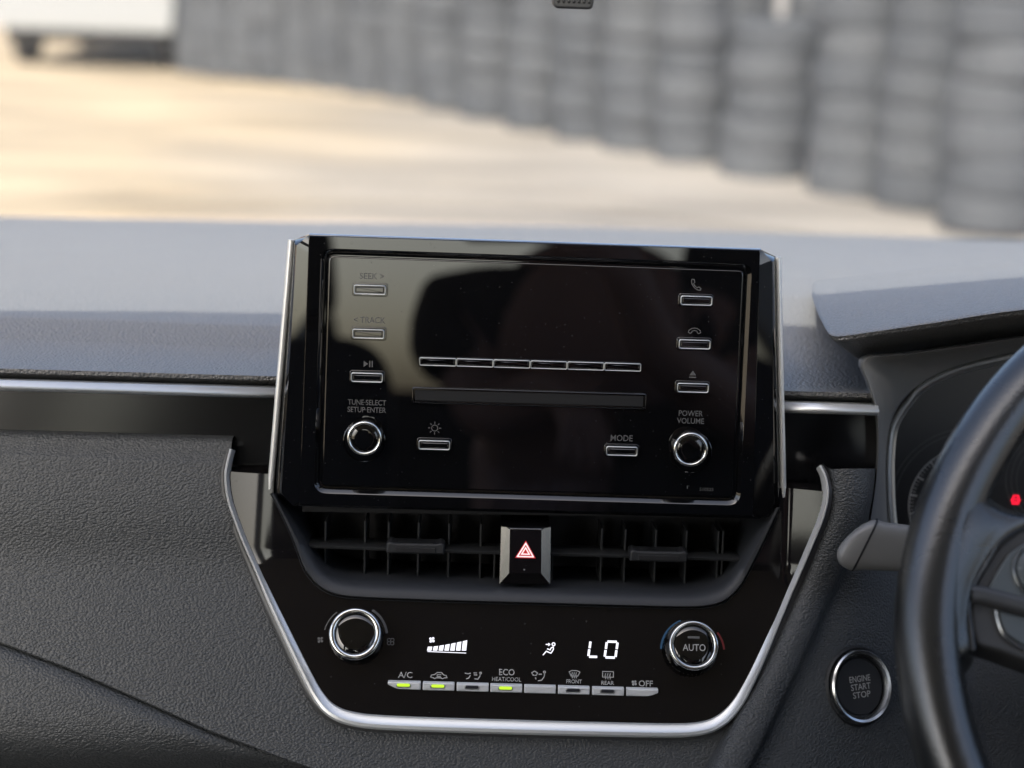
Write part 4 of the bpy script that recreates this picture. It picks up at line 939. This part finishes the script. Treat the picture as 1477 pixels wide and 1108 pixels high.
for s_ in (-1, 1):
    b = B(MW); b.loft([[(s_*.765,1.2,1.01),(s_*.765,-.60,1.01)], [(s_*.645,.38,1.57),(s_*.645,-.68,1.57)]], closed=False); b.build('side_window', gs, cab, smooth=0)
    b = B(MW); b.loft([[(s_*.765,-.66,1.01),(s_*.755,-1.50,1.01)], [(s_*.645,-.74,1.57),(s_*.64,-1.60,1.57)]], closed=False); b.build('side_window', gt, cab, smooth=0)
# bonnet in front of the windscreen is below the sight line
b = B(MW); b.loft([[(x, 1.50+1.0*t, 1.02-.14*t-.06*t*t-.05*(x/.8)**2) for x in (-.8,-.5,-.2,0,.2,.5,.8)] for t in (0,.2,.4,.6,.8,1)]+[[(x, 2.55, .35) for x in (-.8,-.5,-.2,0,.2,.5,.8)]], closed=False); b.build('bonnet', mat('grey_car_paint', (.12,.125,.13), .3, .4), cab, smooth=60)
def cab_seat(x, y, z, tilt, bw, bh, heads):
    FS = Matrix.Translation((x, y, z)); MB = FS @ Matrix.Translation((0,-.05,.16)) @ Matrix.Rotation(R(90+tilt), 4, 'X')
    b = B(FS); b.plate(rrect(0, .22, bw, .50, .07), -.06, .20, .05); b.frame = MW; b.v = [FS @ v for v in b.v]
    c = B(); c.plate(roundpoly([(-bw/2,0),(bw/2,0),(bw*.44,bh),(-bw*.44,bh)], .08, 6), -.11, .02, .05, 4); b.add([MB @ v for v in c.v], c.f)
    so = b.build('seat', 'seat', cab, smooth=50)
    for hx0 in heads:
        b = B(MB); b.plate(roundpoly([(hx0-.125,bh+.03),(hx0+.125,bh+.03),(hx0+.105,bh+.20),(hx0-.105,bh+.20)], .055, 6), -.10, .0, .045, 4)
        for sx in (-.06,.06): b.sweep([(hx0+sx,bh-.04,-.05),(hx0+sx,bh+.08,-.05)], [(.006*math.cos(k*math.pi/4), .006*math.sin(k*math.pi/4)) for k in range(8)])
        b.build('headrest', 'seat', so, smooth=50)
cab_seat(-.315, -.34, .40, 14, .46, .64, (0,)); cab_seat(.40, -.34, .40, 14, .46, .64, (0,)); cab_seat(0, -1.32, .40, 18, 1.24, .58, (-.40, .40))

# the photographer between the front seats, seen only in the gloss black
per = thing('person', 'person in a dark jacket over a pink shirt leaning forward with a phone', 'person', (.16,-.62,.27), MW)
SK = mat('skin', (.42,.24,.19), .5); SH = grain(mat('dark_shirt', (.03,.026,.025), .85), 90, .4, .004); HA = mat('black_hair', (.012,.011,.010), .6)
def skinned(name, verts, edges, mt, parent, levels=2):
    me = bpy.data.meshes.new(name); me.from_pydata([Vector(v[0]) for v in verts], edges, [])
    o = bpy.data.objects.new(name, me); col.objects.link(o)
    md = o.modifiers.new('skin', 'SKIN'); md.use_smooth_shade = True
    for i, v in enumerate(verts):
        r_ = v[1]; me.skin_vertices[0].data[i].radius = r_ if isinstance(r_, tuple) else (r_, r_)
    me.skin_vertices[0].data[0].use_root = True
    sd_ = o.modifiers.new('sub', 'SUBSURF'); sd_.levels = levels; sd_.render_levels = levels
    ev = o.evaluated_get(bpy.context.evaluated_depsgraph_get()); m2_ = bpy.data.meshes.new_from_object(ev); bpy.data.objects.remove(o)
    vs_ = [v.co.copy() for v in m2_.vertices]; fs_ = [tuple(p.vertices) for p in m2_.polygons]; bpy.data.meshes.remove(m2_)
    b = B(MW); b.add(vs_, fs_); return b.build(name, mt, parent, smooth=80)
px_ = .16
hl, hr_ = Vector((.135,-.235,1.115)), Vector((.150,-.035,1.30))
DZ = .12
V = [((px_,-.66,.62), (.17,.12)), ((px_,-.62,.80), (.15,.11)), ((px_,-.54,1.00), (.17,.12)), ((px_,-.47,1.14), (.13,.09)), ((px_,-.43,1.22), .055), ((px_,-.41,1.28), .058),
     ((px_,-.39,1.34), (.072,.085)), ((px_,-.385,1.40), (.075,.092)), ((px_,-.39,1.44), (.055,.065)),
     ((px_-.19,-.47,1.12), .062), ((px_-.14,-.40,.98), .048), ((hl.x-.03,-.30,1.15), .036), (tuple(hl), (.034,.022)),
     ((px_+.19,-.47,1.12), .062), ((px_+.22,-.36,.98), .05), ((hr_.x+.05,-.12,1.19), .036), (tuple(hr_), (.034,.022)),
     ((px_-.10,-.40,.60), .085), ((px_-.16,-.16,.62), .062), ((px_-.16,-.20,.34), .045), ((px_-.16,-.08,.27), .04),
     ((px_+.10,-.40,.60), .085), ((px_+.14,-.16,.62), .062), ((px_+.14,-.20,.34), .045), ((px_+.14,-.08,.27), .04)]
Ed = [(0,1),(1,2),(2,3),(3,4),(4,5),(5,6),(6,7),(7,8),(3,9),(9,10),(10,11),(11,12),(3,13),(13,14),(14,15),(15,16),(0,17),(17,18),(18,19),(19,20),(0,21),(21,22),(22,23),(23,24)]
V = [((p[0], p[1], p[2]+(DZ if i < 11 or i in (13,14) else 0)), r_) for i, (p, r_) in enumerate(V)]
for hnd, sgn, i0_ in ((hl, 1, 12), (hr_, -1, 16)):
    for k, (dz_h, ln) in enumerate(((.020,.050),(.007,.056),(-.007,.053),(-.020,.042))):
        a0 = len(V)
        if sgn < 0: V += [((hnd.x+sgn*.018, hnd.y+.010, hnd.z+dz_h), .0085), ((hnd.x+sgn*(.018+ln*.55), hnd.y+.016, hnd.z+dz_h*1.1), .0078), ((hnd.x+sgn*(.018+ln*.8), hnd.y+.006, hnd.z+dz_h*1.1), .0070)]
        else: V += [((hnd.x+dz_h*1.1, hnd.y+.010, hnd.z-.020), .0085), ((hnd.x+dz_h*1.3, hnd.y+.022, hnd.z-.020-ln*.6), .0080), ((hnd.x+dz_h*1.35, hnd.y+.014, hnd.z-.020-ln), .0072)]
        Ed += [(i0_, a0), (a0, a0+1), (a0+1, a0+2)]
    a0 = len(V); V += [((hnd.x+sgn*.006, hnd.y-.012, hnd.z+.030), .0100), ((hnd.x+sgn*.034, hnd.y-.016, hnd.z+.044), .0088)]; Ed += [(i0_, a0), (a0, a0+1)]
body = skinned('body', V, Ed, SK, per)
b = B(MW); b.lathe((px_,-.345,1.495), [(.011,0),(.014,.012),(.008,.03),(0,.034)], 12, (Vector((1,0,0)), Vector((0,0,-1)), Vector((0,1,0)))); b.build('nose', SK, per, smooth=80)
skinned('hair', [((px_,-.43,1.48), (.075,.06)), ((px_,-.425,1.55), (.083,.075)), ((px_,-.40,1.575), (.07,.075))], [(0,1),(1,2)], HA, per)
PK = grain(mat('pink_shirt', (.62,.40,.37), .8), 28, 1.0, .02, (2.2,1,.5))
skinned('shirt', [(V[0][0], (.183,.133)), (V[1][0], (.166,.126)), ((px_,-.575,1.05), (.178,.130)), ((px_,-.55,1.11), (.172,.128))], [(0,1),(1,2),(2,3)], PK, per)
skinned('jacket', [((px_,-.535,1.150), (.188,.136)), (V[3][0], (.148,.105)), ((px_,-.455,1.305), .072), (V[9][0], .074), ((px_-.21,-.40,1.155), .066), (V[13][0], .074), ((px_+.22,-.40,1.155), .066)], [(0,1),(1,2),(1,3),(3,4),(1,5),(5,6)], SH, per)
MC = Matrix.Translation(CAM) @ RC.to_4x4()
ph = thing('phone', 'dark phone held up in one hand towards the dashboard', 'phone', (.05,-.04,.010), MC)
b = B(MC); b.plate(rrect(.060, -.022, .158, .076, .010), .005, .0125, .002); b.build('case', 'matte', ph, smooth=50)
b = B(MC); b.plate(rrect(.060, -.022, .150, .069, .008), .0124, .0132, .0003); b.build('screen', 'gloss', ph, smooth=50)

# ============================================================ YARD: tyre stacks and a white van
tm = mat('dusty_tyre_rubber', (.13,.132,.137), .85)
n, l, b_ = nodes(tm); oi = n.new('ShaderNodeObjectInfo'); v = coords(tm)
nz = n.new('ShaderNodeTexNoise'); nz.inputs['Scale'].default_value = 5; nz.inputs['Detail'].default_value = 5; l.new(v, nz.inputs['Vector'])
rp = n.new('ShaderNodeValToRGB'); rp.color_ramp.elements[0].color = (.022,.026,.033,1); rp.color_ramp.elements[1].color = (.062,.066,.073,1)
ad = n.new('ShaderNodeMath'); ad.operation = 'MULTIPLY_ADD'; ad.inputs[1].default_value = .38; l.new(oi.outputs['Random'], ad.inputs[0])
sc2 = n.new('ShaderNodeMath'); sc2.operation = 'MULTIPLY'; sc2.inputs[1].default_value = .5; l.new(nz.outputs['Fac'], sc2.inputs[0]); l.new(sc2.outputs[0], ad.inputs[2]); l.new(ad.outputs[0], rp.inputs['Fac']); l.new(rp.outputs['Color'], b_.inputs['Base Color'])
TR, TW = .30, .205
tb = B(MW); tb.lathe((0,0,0), [(TR*.62,.015),(TR*.70,.004),(TR*.92,0),(TR*.975,.010),(TR*.995,.024),(TR,.05),(TR*1.0,TW-.05),(TR*.995,TW-.024),(TR*.975,TW-.010),(TR*.92,TW),(TR*.70,TW-.004),(TR*.62,TW-.015),(TR*.60,TW/2),(TR*.62,.015)], 32)
proto = tb.build('tyre', tm, None, smooth=50); tmesh = proto.data; used = [False]
ORD = ['first','second','third','fourth','fifth','sixth','seventh','eighth','ninth','tenth','eleventh','twelfth','thirteenth','fourteenth','fifteenth','sixteenth','seventeenth','eighteenth']
def tyre(x, y, z, sc, label):
    if used[0]: o = proto.copy(); col.objects.link(o)
    else: o = proto; used[0] = True
    o.location = (x, y, z); o.rotation_euler = (random.uniform(-.02,.02), random.uniform(-.02,.02), random.uniform(0, 6.28)); o.scale = (sc, sc, 1)
    tag(o, label, 'tyre', 'stacked tyres along the yard'); return o
base = [(1450,345,9),(1340,308,8),(1238,290,8),(1110,264,5),(1000,241,8),(925,224,8),(850,207,8),(778,191,8),(710,174,8),(648,160,8),(590,149,8),(536,140,8),(486,132,7),(440,126,7),(398,120,6),(358,115,5),(318,111,5),(284,107,4)]
rear = [(1400,262,9),(1290,240,9),(1180,226,9),(1060,207,9),(960,190,9),(860,172,10),(760,155,10),(660,138,10),(570,122,10),(480,108,9),(400,98,9),(330,90,9)]
for row_, name_, jit in ((base, 'front-row', .02), (rear, 'back-row', .03)):
    for si, (px, py, nn) in enumerate(row_):
        g = G(px, py); st_ = ORD[len(row_)-1-si]; ks = random.uniform(.88, 1.04); lx, ly = random.uniform(-.012,.012), random.uniform(-.012,.012)
        for i in range(nn):
            pos = 'topmost tyre' if i == nn-1 else ('lowest tyre' if i == 0 else ORD[i]+' tyre up')
            tyre(g.x+lx*i+random.uniform(-jit,jit), g.y+TR+ly*i+random.uniform(-jit,jit), i*TW*.985, ks*random.uniform(.97,1.03)*((.94 if px > 900 else 1.0) if row_ is base else 1.0), 'dusty grey %s in the %s %s stack counted from the white van' % (pos, st_, name_))

van = thing('white_van', 'white van parked at the far end of the yard track', 'van', G(120, 100), MW)
gv = G(120, 100); MV = Matrix.Translation((gv.x, gv.y, 0)) @ Matrix.Rotation(R(2), 4, 'Z')
vw = 2.05
b = B(MV)
prof = [(-.5,.42),(-.5,.55),(-.5,1.0),(-.49,1.5),(-.455,2.05),(-.38,2.25),(.38,2.25),(.455,2.05),(.49,1.5),(.5,1.0),(.5,.55),(.5,.42)]
rings = [[(x*vw*s_, y, z*(zs_)+(1-zs_)*.5) for x, z in prof] for y, s_, zs_ in ((0,.97,.98),(.06,1,1),(1.5,1,1),(3.4,1,1),(4.1,.97,.82),(4.9,.94,.55))]
b.loft(rings, cap0=True, cap1=True); b.build('body', 'white_paint', van, smooth=35)
for x in (-.80,.80):
    for y in (.85, 3.9):
        wb = B(MV @ Matrix.Translation((x, y, .34)) @ Matrix.Rotation(math.pi/2, 4, 'Y')); wb.lathe((0,0,-.11), [(.20,0),(.33,.01),(.34,.05),(.34,.17),(.33,.21),(.20,.22)], 28); wo = wb.build('wheel', mat('tyre_black', (.04,.04,.042), .8), van, smooth=40)
        wb = B(MV @ Matrix.Translation((x, y, .34)) @ Matrix.Rotation(math.pi/2, 4, 'Y')); wb.lathe((0,0,-.10), [(.2,0),(.18,.03),(.05,.02),(0,.02)], 20); wb.build('rim', 'rim_metal', wo, smooth=40)
b = B(MV); b.plate([(-.98,.50),(.98,.50),(.98,.66),(-.98,.66)], 0, .1, .03)
b = B(MV); b.box((0,-.06,.52), 2.0, .14, .18); b.build('bumper', 'white_paint', van, smooth=0)
for x in (-.93,.93): b = B(MV); b.box((x,-.01,1.22), .15, .06, .42); b.build('tail_lamp', 'tail_red', van, smooth=0)
b = B(MV); b.box((0,-.005,1.72), 1.5, .04, .5); b.build('rear_window', 'glass_dark', van, smooth=0)
b = B(MV); b.box((0,1.6,.36), 1.7, 3.0, .14); b.build('chassis', 'matte', van, smooth=0)
